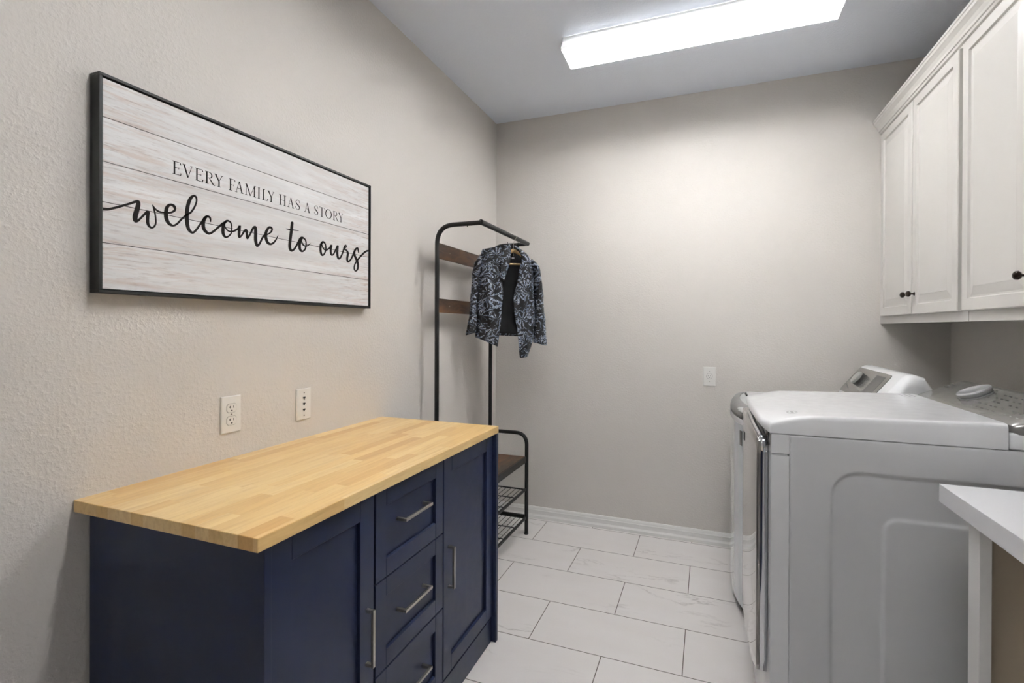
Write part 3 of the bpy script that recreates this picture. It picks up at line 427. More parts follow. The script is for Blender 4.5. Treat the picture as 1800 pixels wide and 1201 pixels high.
# serif line
XT = .0312
def strokes(bm, pts, y0, y1, zb, h):
    """pts: (u, v, w) u,v in glyph box, w full stroke width in metres"""
    q = [(y0+(y1-y0)*p[0], zb+h*p[1], p[2]) for p in pts]
    prev = None
    for i, (y, z, wd) in enumerate(q):
        a = q[max(i-1, 0)]; c = q[min(i+1, len(q)-1)]
        dy, dz = c[0]-a[0], c[1]-a[1]; l = math.hypot(dy, dz) or 1; ny, nz = -dz/l, dy/l
        cur = (bm.verts.new((XT, y+ny*wd/2, z+nz*wd/2)), bm.verts.new((XT, y-ny*wd/2, z-nz*wd/2)))
        if prev: bm.faces.new((prev[0], prev[1], cur[1], cur[0]))
        prev = cur
TK, TN, SF = .0046, .0016, .0018
def arc(cx, cy, rx, ry, a0, a1, wf, n=14):
    out = []
    for k in range(n+1):
        a = radians(a0+(a1-a0)*k/n); out.append((cx+rx*cos(a), cy+ry*sin(a), wf(k/n)))
    return out
def serif(u0, u1, v): return [(u0, v, SF), (u1, v, SF)]
GL = {
 'E': [[(.22, 0, TK), (.22, 1, TK)], [(0, 1, SF), (.95, 1, TN)], [(0, 0, SF), (1, 0, TN)], [(.22, .53, TN), (.72, .53, TN)], [(.94, 1, TN), (.97, .84, TN*2)], [(.98, 0, TN), (1.0, .17, TN*2)], [(.74, .45, TN), (.74, .61, TN)]],
 'F': [[(.25, 0, TK), (.25, 1, TK)], [(0, 1, SF), (.98, 1, TN)], [(0, 0, SF), (.55, 0, SF)], [(.25, .5, TN), (.8, .5, TN)], [(.96, 1, TN), (.99, .83, TN*2)], [(.8, .42, TN), (.8, .58, TN)]],
 'V': [[(.14, 1, TK*1.05), (.52, 0, TK*.9)], [(.88, 1, TN), (.52, 0, TN)], [(0, 1, SF), (.32, 1, SF)], [(.74, 1, SF), (1, 1, SF)]],
 'R': [[(.16, 0, TK), (.16, 1, TK)], [(0, 1, SF), (.4, 1, SF)], [(0, 0, SF), (.34, 0, SF)], [(.3, 1, TN), (.45, .99, TN*1.3)]+arc(.42, .75, .27, .24, 75, -75, lambda t: TN+(TK*.85-TN)*sin(pi*t))+[(.3, .5, TN)], [(.42, .5, TN), (.6, .3, TK*.8), (.78, .08, TK*.8), (.9, .0, TN*1.6), (1.02, -.04, TN)]],
 'Y': [[(.12, 1, TK), (.54, .45, TK*.9)], [(.90, 1, TN), (.54, .45, TN)], [(.54, 0, TK), (.54, .48, TK)], [(0, 1, SF), (.3, 1, SF)], [(.76, 1, SF), (1, 1, SF)], [(.36, 0, SF), (.72, 0, SF)]],
 'A': [[(.5, 1, TK*.8), (.84, 0, TK)], [(.5, 1, TN), (.14, 0, TN)], [(.27, .36, TN), (.72, .36, TN)], [(0, 0, SF), (.28, 0, SF)], [(.66, 0, SF), (1, 0, SF)]],
 'M': [[(.12, 0, TN), (.12, 1, TN)], [(.12, 1, TK), (.48, 0, TK*.8)], [(.48, 0, TN), (.86, 1, TN)], [(.86, 0, TK), (.86, 1, TK)], [(0, 0, SF), (.24, 0, SF)], [(.72, 0, SF), (1, 0, SF)], [(0, 1, SF), (.18, 1, SF)], [(.82, 1, SF), (1, 1, SF)]],
 'I': [[(.5, 0, TK), (.5, 1, TK)], [(0, 1, SF), (1, 1, SF)], [(0, 0, SF), (1, 0, SF)]],
 'L': [[(.25, 0, TK), (.25, 1, TK)], [(.04, 1, SF), (.5, 1, SF)], [(0, 0, SF), (.98, 0, TN)], [(.96, 0, TN), (1, .18, TN*2)]],
 'H': [[(.2, 0, TK), (.2, 1, TK)], [(.8, 0, TK), (.8, 1, TK)], [(.2, .5, TN), (.8, .5, TN)]]+[serif(a, a+.36, v) for a in (.02, .62) for v in (0, 1)],
 'S': [[(.85, .74, TN*1.6), (.82, .92, TN), (.5, 1.0, TN*1.2), (.2, .90, TK*.6), (.13, .74, TK*.8), (.28, .58, TK), (.6, .44, TK*1.05), (.84, .30, TK), (.86, .16, TK*.7), (.66, .02, TN*1.3), (.4, -.01, TN), (.12, .1, TN), (.07, .28, TN*1.6)]],
 'T': [[(.5, 0, TK), (.5, 1, TK)], [(0, 1, TN), (1, 1, TN)], [(.02, 1, TN), (0, .84, TN*2)], [(.98, 1, TN), (1, .84, TN*2)], [(.3, 0, SF), (.7, 0, SF)]],
 'O': [arc(.5, .5, .44, .5, 0, 360, lambda t: TN+(TK-TN)*abs(cos(2*pi*t)), 32)],
}
for a, c in ((0, 5), (5, 11), (11, 14), (14, 15), (15, 20)):
    b = B()
    for gch, ya, yb in SERIF[a:c]:
        for st in GL[gch]: strokes(b, st, ya/1e4, yb/1e4, 1.7248, .0342)
    obj('printed_word', b, M['print_ink'], panel)
b = B()
for L in SCRIPT:
    prev = None
    for a0, a1, c0, c1 in L:
        a0, a1, c0, c1 = a0/1e4, a1/1e4, c0/1e4, c1/1e4
        cl = lambda y: min(max(y, SY0+g), SY1-g)
        cur = (b.verts.new((XT, cl(a0), a1)), b.verts.new((XT, cl(c0), c1)))
        if prev: b.faces.new((prev[0], prev[1], cur[1], cur[0]))
        prev = cur
obj('printed_script', b, M['print_ink'], panel, label='large brush script reading welcome to ours')

# ------------------------------------------------------------------ wall plates
def on_wall(side, cy, cz):
    """maps local (a right, z up, d out of wall) to world; side 'left' or 'back'"""
    if side == 'left': return lambda a, z, d: (d, cy+a, cz+z)
    return lambda a, z, d: (cy+a, D-d, cz+z)
def wprism(bm, mp, poly, d0, d1, inset=0):
    n = len(poly); cx = sum(p[0] for p in poly)/n; cz = sum(p[1] for p in poly)/n
    v0 = [bm.verts.new(mp(p[0], p[1], d0)) for p in poly]
    v1 = [bm.verts.new(mp(p[0], p[1], d1-inset)) for p in poly]
    sh = [(p[0]-inset*(1 if p[0] > cx else -1), p[1]-inset*(1 if p[1] > cz else -1)) for p in poly]
    v2 = [bm.verts.new(mp(p[0], p[1], d1)) for p in sh]
    bm.faces.new(v0)
    for i in range(n):
        j = (i+1) % n; bm.faces.new((v0[i], v0[j], v1[j], v1[i]))
        if inset: bm.faces.new((v1[i], v1[j], v2[j], v2[i]))
    bm.faces.new(v2 if inset else v1)
    return bm
def plate(t, mp): obj('wall_plate', wprism(B(), mp, [(-.035, -.0575), (.035, -.0575), (.035, .0575), (-.035, .0575)], .0004, .0062, .0025), M['plastic'], t)
def socket(t, mp, z, kind20=True, rnd=False):
    if rnd: poly = [(.0165*cos(2*pi*k/28), z+.0165*sin(2*pi*k/28)) for k in range(28)]
    else: poly = [(max(-.0168, min(.0168, .0185*cos(2*pi*k/40))), z+max(-.0135, min(.0135, .0165*sin(2*pi*k/40)))) for k in range(40)]
    rim = obj('socket_rim', wprism(B(), mp, [(x*1.06, z+(y-z)*1.06) for x, y in poly], .0062, .0064), M['label'], t)
    r = obj('receptacle', wprism(B(), mp, poly, .0064, .0078, .0004), M['plastic'], t)
    b = B(); f0, f1 = .0078, .0081
    def rc(a0, a1, z0, z1): wprism(b, mp, [(a0, z+z0), (a1, z+z0), (a1, z+z1), (a0, z+z1)], f0, f1)
    rc(-.0072, -.0052, 0, .0075)
    if kind20: rc(-.0105, -.0052, .0028, .0046)
    rc(.0055, .0072, .0005, .0070)
    wprism(b, mp, [(.0024*cos(2*pi*k/12), z-.0075+.0026*sin(2*pi*k/12)) for k in range(12)], f0, f1)
    obj('slots', b, M['dark'], r)
def screw(t, mp, z):
    obj('screw', wprism(B(), mp, [(.0026*cos(2*pi*k/12), z+.0026*sin(2*pi*k/12)) for k in range(12)], .006, .0072), M['screw'], t)
t = thing('power_outlet', 'white duplex power outlet with two sockets above the wooden worktop', 'outlet', (0, 1.128, 1.030))
mp = on_wall('left', 1.128, 1.030); plate(t, mp); socket(t, mp, .0195); socket(t, mp, -.0195); screw(t, mp, 0)
t = thing('phone_jack_plate', 'white wall plate with three small jack openings above the worktop', 'wall plate', (0, 1.428, 1.0195))
mp = on_wall('left', 1.428, 1.0195); plate(t, mp)
for z in (.022, 0, -.022):
    obj('jack', wprism(B(), mp, [(-.0058, z+.0045), (-.0058, z-.001), (-.003, z-.001), (-.0018, z-.0055), (.0018, z-.0055), (.003, z-.001), (.0058, z-.001), (.0058, z+.0045)], .006, .0066), M['dark'], t)
screw(t, mp, .042); screw(t, mp, -.042)
t = thing('power_outlet', 'white wall plate with one round socket on the back wall', 'outlet', (1.413, D, 1.0145))
mp = on_wall('back', 1.413, 1.0145); plate(t, mp); socket(t, mp, .001, False, True); screw(t, mp, .030); screw(t, mp, -.030)

# ------------------------------------------------------------------ navy storage cabinet
cab = thing('storage_cabinet', 'navy blue cabinet with butcher block top standing against the left wall', 'cabinet', (.29, 1.32, 0))
CX = .571; Z1 = .865
b = B(); box(b, .021, CX-.022, .756, 1.877, .10, Z1)
obj('carcass', b, M['navy'], cab)
obj('end_panel', bx(.021, .579, .738, .756, 0, Z1, .001, 1), M['navy'], cab)
obj('end_panel', bx(.021, .588, 1.879, 1.899, 0, Z1, .001, 1), M['navy'], cab)
obj('plinth', bx(.03, CX-.004, .757, 1.878, 0, .098, .001, 1), M['navy'], cab)
obj('worktop', bx(.001, .5865, .7155, 1.905, Z1, .8935, .0015, 2), M['butcher'], cab)
def shaker(y0, y1, z0, z1, st, rt, x=CX, th=.021, rec=.010):
    b = B()
    box(b, x-th, x, y0, y0+st, z0, z1, .0012, 1); box(b, x-th, x, y1-st, y1, z0, z1, .0012, 1)
    box(b, x-th, x, y0+st, y1-st, z0, z0+rt, .0012, 1); box(b, x-th, x, y0+st, y1-st, z1-rt, z1, .0012, 1)
    box(b, x-th, x-rec, y0+st-.002, y1-st+.002, z0+rt-.002, z1-rt+.002)
    return b
def handle(parent, p0, p1, x=CX):
    """square bar pull between p0 and p1 (y,z)"""
    b = B(); h = .0042; xo = x+.021
    y0, z0 = p0; y1, z1 = p1
    box(b, xo-h, xo+h, min(y0, y1)-h, max(y0, y1)+h, min(z0, z1)-h, max(z0, z1)+h, .0008, 1)
    for (y, z) in (p0, p1): box(b, x-(.010), xo-h, y-h, y+h, z-h, z+h)
    obj('handle', b, M['nickel'], parent)
dz = .108; dtop = .861
dr = obj('door', shaker(.760, 1.096, dz, dtop, .056, .056), M['navy'], cab); handle(dr, (1.066, .424), (1.066, .565))
dr = obj('door', shaker(1.472, 1.876, dz, dtop, .056, .056), M['navy'], cab); handle(dr, (1.506, .413), (1.506, .549))
hh = (dtop-dz-.008)/3
for k in range(3):
    z1 = dtop-k*(hh+.004); z0 = z1-hh
    dr = obj('drawer', shaker(1.104, 1.467, z0, z1, .048, .050), M['navy'], cab)
    zz = (.750, .487, .233)[k]; handle(dr, (1.216, zz), (1.356, zz))

# ------------------------------------------------------------------ hall tree (coat rack with bench)
RX0, RX1, RYN, RYF = .085, .337, 2.256, 2.940
rack = thing('coat_rack', 'tall black metal coat rack with rustic shelves and bench beside the cabinet', 'coat rack', (.21, 2.6, 0))
R = .0118
for y in (RYN, RYF):
    b = B(); tube(b, fillet([(RX0, y, .012), (RX0, y, 1.833), (RX1, y, 1.833)], .095, 12), R, 16)
    obj('post_frame', b, M['black_metal'], rack, True)
    b = B(); tube(b, fillet([(RX0+R, y, .637), (RX1+.001, y, .637), (RX1+.001, y, .014)], .075, 12), R, 16)
    obj('side_frame', b, M['black_metal'], rack, True)
    obj('side_stretcher', tube(B(), [(RX0+R, y, .112), (RX1-R, y, .112)], .0105, 14), M['black_metal'], rack, True)
    for x in (RX0, RX1):
        b = lathe(B(), [(.013, 0), (.0145, .002), (.0145, .007), (.009, .009), (.009, .016)], (x, y, .0002), (0, 0, 1), 20)
        obj('foot', b, M['rubber'], rack, True)
obj('top_rail', tube(B(), [(RX1, RYN-.004, 1.835), (RX1, RYF+.004, 1.835)], .0135, 18), M['black_metal'], rack, True)
for (z0, z1) in ((1.667, 1.748), (1.383, 1.457)):
    s = obj('slat', bx(RX0-.009, RX0+.003, RYN+R*.8, RYF-R*.8, z0, z1, .001), M['rustic'], rack)
    zc = (z0+z1)/2
    for y in (RYN+.13, RYF-.13):
        obj('screw', lathe(B(), [(.003, 0), (.003, .0012), (.0015, .002)], (RX0+.003, y, zc), (1, 0, 0), 12), M['screw'], s, True)
obj('bench_seat', bx(RX0+.004, RX1-.009, RYN+.013, RYF-.013, .478, .494, .002), M['rustic'], rack)
b = B()
for a in ((RX1-.0115, RX1+.002, RYN+R, RYF-R, .455, .492), (RX0-.004, RX0+.004, RYN+R, RYF-R, .455, .492), (RX0+.004, RX1-.0115, RYN+R*.6, RYN+.013, .455, .492), (RX0+.004, RX1-.0115, RYF-.013, RYF-R*.6, .455, .492)):
    box(b, *a, .0008, 1)
obj('bench_frame', b, M['black_metal'], rack)
for z in (.286, .106):
    b = B()
    box(b, RX1-.008, RX1+.004, RYN+R, RYF-R, z-.007, z+.007, .001, 1); box(b, RX0-.004, RX0+.006, RYN+R, RYF-R, z-.006, z+.006, .001, 1)
    for y in (RYN+.016, RYF-.016): tube(b, [(RX0, y, z), (RX1-.006, y, z)], .0045, 8)
    for k in range(1, 4): yy = RYN+(RYF-RYN)*k/4; tube(b, [(RX0, yy, z-.004), (RX1-.004, yy, z-.004)], .003, 8)
    for k in range(1, 8): xx = RX0+(RX1-RX0)*k/8; tube(b, [(xx, RYN+.014, z), (xx, RYF-.014, z)], .0018, 8)
    obj('wire_shelf', b, M['black_metal'], rack)
for (p, ax) in (((RX0, RYN-R, 1.128), (0, -1, 0)), ((RX0, RYF-R, 1.105), (0, -1, 0)), ((.26, RYN, 1.833-R), (0, 0, -1)), ((.30, RYF-.15, 1.835-.0135), (0, 0, -1))):
    if p[0] == .30: continue
    obj('bolt', lathe(B(), [(.0032, -.001), (.0032, .0025), (.002, .004)], p, ax, 12), M['black_metal'], rack, True)

# ------------------------------------------------------------------ hanger and jacket
th = radians(30); HO = Vector((RX1, 2.70, 1.83)); HU = Vector((cos(th), sin(th), 0)); HN = Vector((sin(th), -cos(th), 0))
def J(u, z, v=0): return HO + HU*u + HN*v + Vector((0, 0, z))
hang = thing('clothes_hanger', 'pale wooden hanger hooked over the black top rail, inside the jacket', 'hanger', tuple(J(0, -.15)))
hp = [J(0, -.105)]+[J(0, -.06), J(0, -.035)]
for k in range(11):
    a = radians(-70+k*26); hp.append(HO + Vector((0, 0, .0065)) + HU*(.0168*cos(a)) + Vector((0, 0, .0168*sin(a))))
obj('hook', tube(B(), hp, .0015, 8), M['screw'], hang, True)
b = B()
for s in (-1, 1):
    pts = [J(0, -.072), J(s*.04, -.092), J(s*.075, -.118), J(s*.108, -.150)]
    tube(b, pts, [.011, .0105, .009, .007], 12)
obj('shoulder_bar', b, M['hanger_wood'], hang, True)
obj('trouser_bar', tube(B(), [J(-.100, -.153), J(.100, -.153)], .0055, 12), M['hanger_wood'], hang, True)
jk = thing('jacket', 'black open jacket with silvery feather sequin pattern hanging on the coat rack', 'jacket', tuple(J(0, -.66)))
def wr(u, z, amp=1): return amp*(.0045*sin(u*95+z*9)+.003*sin(u*47-z*31+1)+.0022*sin(z*70+u*23))
def sheet(name, A, Bc, vA, vB, mat, nu=36, nv=20, amp=1, bulge=.02, th_=.003, skew=0):
    b = B()
    def P(i, j):
        t = i/(nu-1); s = j/(nv-1); a = interp(A, t); c = interp(Bc, t)
        u = a[0]*(1-s)+c[0]*s; z = a[1]*(1-s)+c[1]*s
        v = (vA*(1-s)+vB*s) + bulge*sin(pi*s)*min(1, .45+t) + wr(u, z, amp*min(1, .3+t*1.2))
        return J(u, z, v)
    grid(b, P, nu, nv)
    o = obj(name, b, mat, jk, True, sharp=60)
    m = o.modifiers.new('solid', 'SOLIDIFY'); m.thickness = th_; m.offset = -1
    return o
sheet('front_panel', JK['FLL'], JK['FLR'], .0, .036, M['sequin'], bulge=.022)
sheet('front_panel', JK['FRL'], JK['FRR'], .036, .0, M['sequin'], bulge=.02)
cl = sheet('collar', JK['CLL'], JK['CLR'], .052, .046, M['sequin'], 20, 10, .4, .010)
cr_ = sheet('collar', JK['CRL'], JK['CRR'], .046, .050, M['sequin'], 20, 10, .4, .010)
# back of the collar standing behind the hanger neck
b = B()
def PC(i, j):
    a = pi*(i/15); s = j/4
    return J(-.008+.036*cos(a)*(1-.1*s)-.012*(1-s)*0, -.085+.045*s-.0*a+.012*(1-sin(a)), .030-.055*sin(a))
grid(b, PC, 16, 5)
o = obj('collar_stand', b, M['lining'], jk, True); o.modifiers.new('solid', 'SOLIDIFY').thickness = .003
b = B(); vs = [b.verts.new(J(u, z, -.0285)) for u, z in ((-.006, -.108), (.010, -.108), (.010, -.118), (-.006, -.118))]; b.faces.new(vs)
o = obj('neck_tag', b, M['white_tag'], jk); o.modifiers.new('solid', 'SOLIDIFY').thickness = .0006
sheet('back_panel', JK['BK'], JK['BKR'], -.030, -.030, M['sequin'], bulge=-.02, amp=.7)
LB = [(-.17, -.078), (-.19, -.27), (-.20, -.553)]; LR = [(.070, -.082), (.120, -.264), (.125, -.566)]
sheet('lining', LB, LR, -.024, -.024, M['lining'], bulge=-.016, amp=.5)
def sleeve(C1, E1, sgn, vr, top_v):
    """C1 centre line (u,z); E1 outer edge -> radius"""
    n, mseg = 26, 28; b = B()
    def P(i, j):
        t = j/(n-1); c = interp(C1, t); e = interp(E1, t); ru = max(.018, abs(e[0]-c[0])*1.0)
        a = 2*pi*i/mseg
        k = 1 if t > .08 else .35+.65*(t/.08)
        uu = c[0]+ru*cos(a)*k; vv = top_v + vr*sin(a)*k + .0
        zz = c[1] + .010*cos(a)*sgn*(-1) 
        q = wr(a*.035, zz*1.3, .55)
        return J(uu+q*cos(a), zz, vv+q*sin(a))
    rings = grid(b, P, mseg, n, True)
    b.faces.new([rings[i][0] for i in range(mseg)])
    o = obj('sleeve', b, M['sequin'], jk, True, sharp=70)
    o.modifiers.new('solid', 'SOLIDIFY').thickness = .0025
sleeve(JK['SL'], JK['SLe'], -1, .034, -.008)
sleeve(JK['SR'], JK['SRe'], 1, .042, -.012)

# ------------------------------------------------------------------ wall cabinets
XD = 2.257; XF = 2.277; CZ0, CZ1 = 1.335, 2.385
def raised_door(y0, y1, z0, z1):
    """raised panel door facing -x"""
    b = B(); x0 = XD; st, rt = .046, .048; gw = .006; gd = .007; bv = .030
    # nested rectangular rings: (inset, depth x)
    rings = [(0, XF-.0005), (0, x0+.003), (.003, x0), (st-.004, x0), (st, x0+gd), (st+gw, x0+gd), (st+gw+bv, x0+.0008), (st+gw+bv+.002, x0)]
    prev = None
    for ins, x in rings:
        i2 = ins
        q = [b.verts.new((x, y, z)) for y, z in ((y0+i2, z0+i2), (y1-i2, z0+i2), (y1-i2, z1-i2), (y0+i2, z1-i2))]
        if prev:
            for k in range(4): b.faces.new((prev[k], prev[(k+1) % 4], q[(k+1) % 4], q[k]))
        else: b.faces.new(q)
        prev = q
    b.faces.new(prev); return b
def knob(parent, y, z):
    b = lathe(B(), [(.0085, 0), (.0085, .002), (.0045, .004), (.004, .010), (.0055, .013), (.011, .016), (.0135, .021), (.0125, .027), (.008, .031), (.002, .0325)], (XD, y, z), (-1, 0, 0), 24)
    obj('knob', b, M['bronze'], parent, True)
units = [(2.246, D-.001, 'white two-door wall cabinet in the far corner above the washer', ((2.727, 3.150, 'far'), (2.283, 2.713, 'near'))),
         (1.33, 2.243, 'white two-door wall cabinet nearest the camera, above the dryer', ((1.826, 2.250, 'far'), (1.385, 1.812, 'near')))]
for y0, y1, lab, doors in units:
    t = thing('wall_cabinet', lab, 'cabinet', ((XF+W)/2, (y0+y1)/2, CZ0), 'white wall cabinets')
    b = B(); box(b, XF, W-.001, y0, y1, CZ0+.012, CZ1)
    box(b, XF, XF+.018, y0, y1, CZ0, CZ0+.012)
    box(b, XF+.018, W-.001, y1-.018, y1, CZ0, CZ0+.012); box(b, XF+.018, W-.001, y0, y0+.018, CZ0, CZ0+.012)
    obj('cabinet_box', b, M['cabwhite'], t)
    for (a, c, side) in doors:
        d = obj('door', raised_door(a, c, 1.373, 2.338), M['cabwhite'], t)
        knob(d, a+.028 if side == 'far' else c-.028, 1.463)
prof = [(XF, 2.358), (XF-.008, 2.362), (XF-.010, 2.372), (XF-.014, 2.374), (XF-.016, 2.384), (XF-.022, 2.398), (XF-.031, 2.409), (XF-.035, 2.413), (XF-.036, 2.424), (XF-.039, 2.426), (XF-.039, 2.436), (XF, 2.436)]
b = B(); prism(b, prof, 1, 1.33, D-.001); struct('trim_1', b, M['cabwhite'])

# ------------------------------------------------------------------ ceiling light
FX0, FX1 = .722, 1.930
def fixture(yo, lab, tmat):
    cl = thing('ceiling_light', lab, 'ceiling light', (1.326, 2.44+yo, H), 'fluorescent ceiling lights')
    obj('housing', bx(FX0+.004, FX1-.004, 2.380+yo, 2.500+yo, H-.030, H-.0005, .001, 1), M['plastic'], cl)
    outer = [(2.372, H-.002), (2.366, H-.028), (2.340, 2.677), (2.346, 2.669), (2.530, 2.664), (2.537, 2.672), (2.512, H-.028), (2.506, H-.002)]
    outer = [(y+yo, z) for y, z in outer]
    b = B(); n = len(outer)
    va = [b.verts.new((FX0+.003, y, z)) for y, z in outer]; vb = [b.verts.new((FX1-.003, y, z)) for y, z in outer]
    for i in range(n-1):
        f = b.faces.new((va[i], va[i+1], vb[i+1], vb[i])); f.material_index = 0 if i == 3 else 1
    o = obj('lens', b, M['lens'], cl); o.data.materials.append(M['lens_side'])
    for x0, x1 in ((FX0, FX0+.003), (FX1-.003, FX1)):
        obj('end_cap', prism(B(), outer, 0, x0, x1), M['lens_end'], cl)
    for y in (2.402, 2.478):
        obj('lamp_tube', tube(B(), [(FX0+.045, y+yo, 2.697), (FX1-.045, y+yo, 2.697)], .0127, 16), tmat, cl, True)
fixture(0, 'long white fluorescent wraparound light on the ceiling near the back wall', M['tube'])
fixture(-1.45, 'added fill light built as a second fluorescent fixture, out of view on the ceiling', M['fill_tube'])  # unseen fixture added to fill the left wall and worktop

# ------------------------------------------------------------------ dryer (near machine)
DY0, DY1 = 1.70, 2.37; DXF = 1.581; DXS = 1.634; DTOP = .985; YM = (DY0+DY1)/2; HWD = (DY1-DY0)/2
dry = thing('dryer', 'white front-load dryer with grey sloped console, nearer of the two machines', 'dryer', (1.98, YM, 0))
b = B(); box(b, DXS, 2.36, DY0+.010, DY1, .02, DTOP-.001); 
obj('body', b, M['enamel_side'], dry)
# pressed side panel with two recesses
def sdrr(x, z, x0, x1, z0, z1, r):
    cx, cz = (x0+x1)/2, (z0+z1)/2; qx = abs(x-cx)-(x1-x0)/2+r; qz = abs(z-cz)-(z1-z0)/2+r
    return math.hypot(max(qx, 0), max(qz, 0))+min(max(qx, qz), 0)-r
def sst(t): t = max(0, min(1, t)); return t*t*(3-2*t)
b = B(); nx, nz = 200, 240; SX0, SX1, SZa, SZb = DXS+.0012, 2.36, .02, DTOP-.002
def PS(i, j):
    x = SX0+(SX1-SX0)*i/(nx-1); z = SZa+(SZb-SZa)*j/(nz-1)
    d1_ = sdrr(x, z, 1.745, 2.60, -.3, .884, .075); d2_ = sdrr(x, z, 1.875, 2.60, -.3, .763, .040)
    dep = .005*sst(.5-d1_/.010) - .0045*sst(.5-d2_/.010)
    e = min(x-SX0, SZb-z); dep += .0015*(1-sst(e/.004))
    return (x, DY0+dep, z)
grid(b, PS, nx, nz)
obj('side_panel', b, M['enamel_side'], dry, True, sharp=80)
b = B()
def front_x(y, x0=DXF, bul=.012): t = abs(y-YM)/HWD; return x0-bul*(1-t**3)
def fascia(z0, z1, rb=.004):
    poly = []; n = 24
    for k in range(n+1):
        y = DY0+(DY1-DY0)*k/n; poly.append((front_x(y)+(.004 if k in (0, n) else 0), y))
    poly += [(DXS, DY1), (DXS, DY0)]
    bm = B(); prism(bm, poly, 2, z0, z1)
    es = [e for e in bm.edges if all(abs(v.co.z-z1) < 1e-6 for v in e.verts)]
    bmesh.ops.bevel(bm, geom=es, offset=rb, segments=2, affect='EDGES'); return bm
obj('upper_front', fascia(.9245, DTOP-.002, .001), M['enamel'], dry, True)
obj('lower_front', fascia(.015, .9225, .0045), M['enamel'], dry, True)
def lid_mesh(y0, y1, xb, zlow, zt, xfun, r=.014, lift=0):
    b = B(); us = [0, .15, .3, .5, .7, .85, 1]
    def samples(n, edge_lo=True, edge_hi=True):
        s = []
        for q in us[:-1]: s.append(('lo', q))
        for k in range(n+1): s.append(('mid', k/n))
        for q in us[::-1][1:]: s.append(('hi', q))
        return s
    def coord(s, a, c):
        k, q = s
        if k == 'lo': return a+r*q
        if k == 'hi': return c-r*q
        return (a+r)*(1-q)+(c-r)*q
    SX, SYs = samples(16), samples(24)
    tops = []
    for sy in SYs:
        y = coord(sy, y0, y1); row = []
        for sx in SX:
            xf = xfun(y); x = coord(sx, xf, xb)
            d = min(x-xf, y-y0, y1-y); d = max(0, min(r, d))
            z = zt(x, y)-(r-sqrt(max(0, r*r-(r-d)**2)))
            row.append(b.verts.new((x, y, z)))
        tops.append(row)
    for a, c in zip(tops, tops[1:]):
        for k in range(len(a)-1): b.faces.new((a[k], a[k+1], c[k+1], c[k]))
    per = tops[0][:] + [r_[-1] for r_ in tops[1:]] + tops[-1][::-1][1:] + [r_[0] for r_ in tops[::-1][1:-1]]
    ym = (y0+y1)/2; hw = (y1-y0)/2
    low = [b.verts.new((v.co.x, v.co.y, zlow+(lift*(1-(abs(v.co.y-ym)/hw)**6) if v.co.x < xfun(v.co.y)+.03 else 0))) for v in per]
    for k in range(len(per)): k2 = (k+1) % len(per); b.faces.new((per[k], per[k2], low[k2], low[k]))
    b.faces.new(low); bmesh.ops.remove_doubles(b, verts=b.verts[:], dist=1e-6)
    return b
def dtop(x, y):
    ty = min(1, abs(y-YM)/HWD); fr = 1.010+.021*(1-ty**5)
    t = max(0, min(1, (x-1.565)/.15)); base = fr+(1.044-fr)*sin(t*pi/2)
    base += .010*max(0, min(1, (x-1.72)/.43))
    return base
def dlidx(y):
    t = abs(y-YM)/HWD; return 1.545+.010*t**2+.026*t**10
obj('top_lid', lid_mesh(DY0, DY1, 2.150, DTOP, dtop, dlidx, lift=.026), M['enamel'], dry, True, sharp=50)
# oval badge and small print on the lid
b = B()
for rr, wd in ((1.0, .0018), (.72, .0010)):
    prev = None; ring = []
    for k in range(36):
        a = 2*pi*k/36; ring.append((cos(a), sin(a)))
    for k in range(36):
        a, c = ring[k], ring[(k+1) % 36]; q = []
        for (p, s) in ((a, 1), (c, 1), (c, -1), (a, -1)):
            x = 1.652+(.014*rr+s*wd/2)*p[0]; y = 1.783+(.026*rr+s*wd/2)*p[1]; q.append(b.verts.new((x, y, dtop(x, y)+.0004)))
        b.faces.new(q)
for k in range(4):
    y0 = 1.768+k*.0085; q = []
    for (x, y) in ((1.648, y0), (1.656, y0), (1.656, y0+.005), (1.648, y0+.005)): q.append(b.verts.new((x, y, dtop(x, y)+.0004)))
    b.faces.new(q)
obj('badge', b, M['label'], dry)
b = B()
for k in range(3):
    for m_ in range(3):
        x0, y0 = 2.09+k*.016, 2.255+m_*.024; q = []
        for (x, y) in ((x0, y0), (x0+.006, y0), (x0+.006, y0+.018), (x0, y0+.018)): q.append(b.verts.new((x, y, dtop(x, y)+.0004)))
        b.faces.new(q)
obj('lid_print', b, M['label'], dry)
# console
def loft_y(bm, prof, y0, y1, r, steps=6, drop=True):
    """extrude an x-z profile along y with rounded ends (profile shrinks toward its base centre)"""
    cx = sum(p[0] for p in prof)/len(prof); zb = min(p[1] for p in prof)
    secs = []
    for k in range(steps+1):
        a = pi/2*k/steps; secs.append((y0+r*(1-sin(a)), cos(a)))
    secs = [(y0+r*(1-cos(pi/2*k/steps)), sin(pi/2*k/steps)) for k in range(steps+1)] + [(y1-r*(1-cos(pi/2*k/steps)), sin(pi/2*k/steps)) for k in range(steps, -1, -1)]
    rings = []
    for y, s in secs:
        sh = r*(1-s)
        ring = []
        for (x, z) in prof:
            dx, dz_ = x-cx, z-zb; l = math.hypot(dx, dz_) or 1
            k = max(0, 1-sh/l*.9); ring.append(bm.verts.new((cx+dx*k, y, zb+dz_*k)))
        rings.append(ring)
    n = len(prof)
    for a, c in zip(rings, rings[1:]):
        for i in range(n): j = (i+1) % n; bm.faces.new((a[i], a[j], c[j], c[i]))
    bm.faces.new(rings[0]); bm.faces.new(rings[-1][::-1]); return bm
obj('console_base', bx(2.152, 2.365, DY0, DY1, DTOP-.001, 1.030, .008, 3), M['enamel'], dry, True)
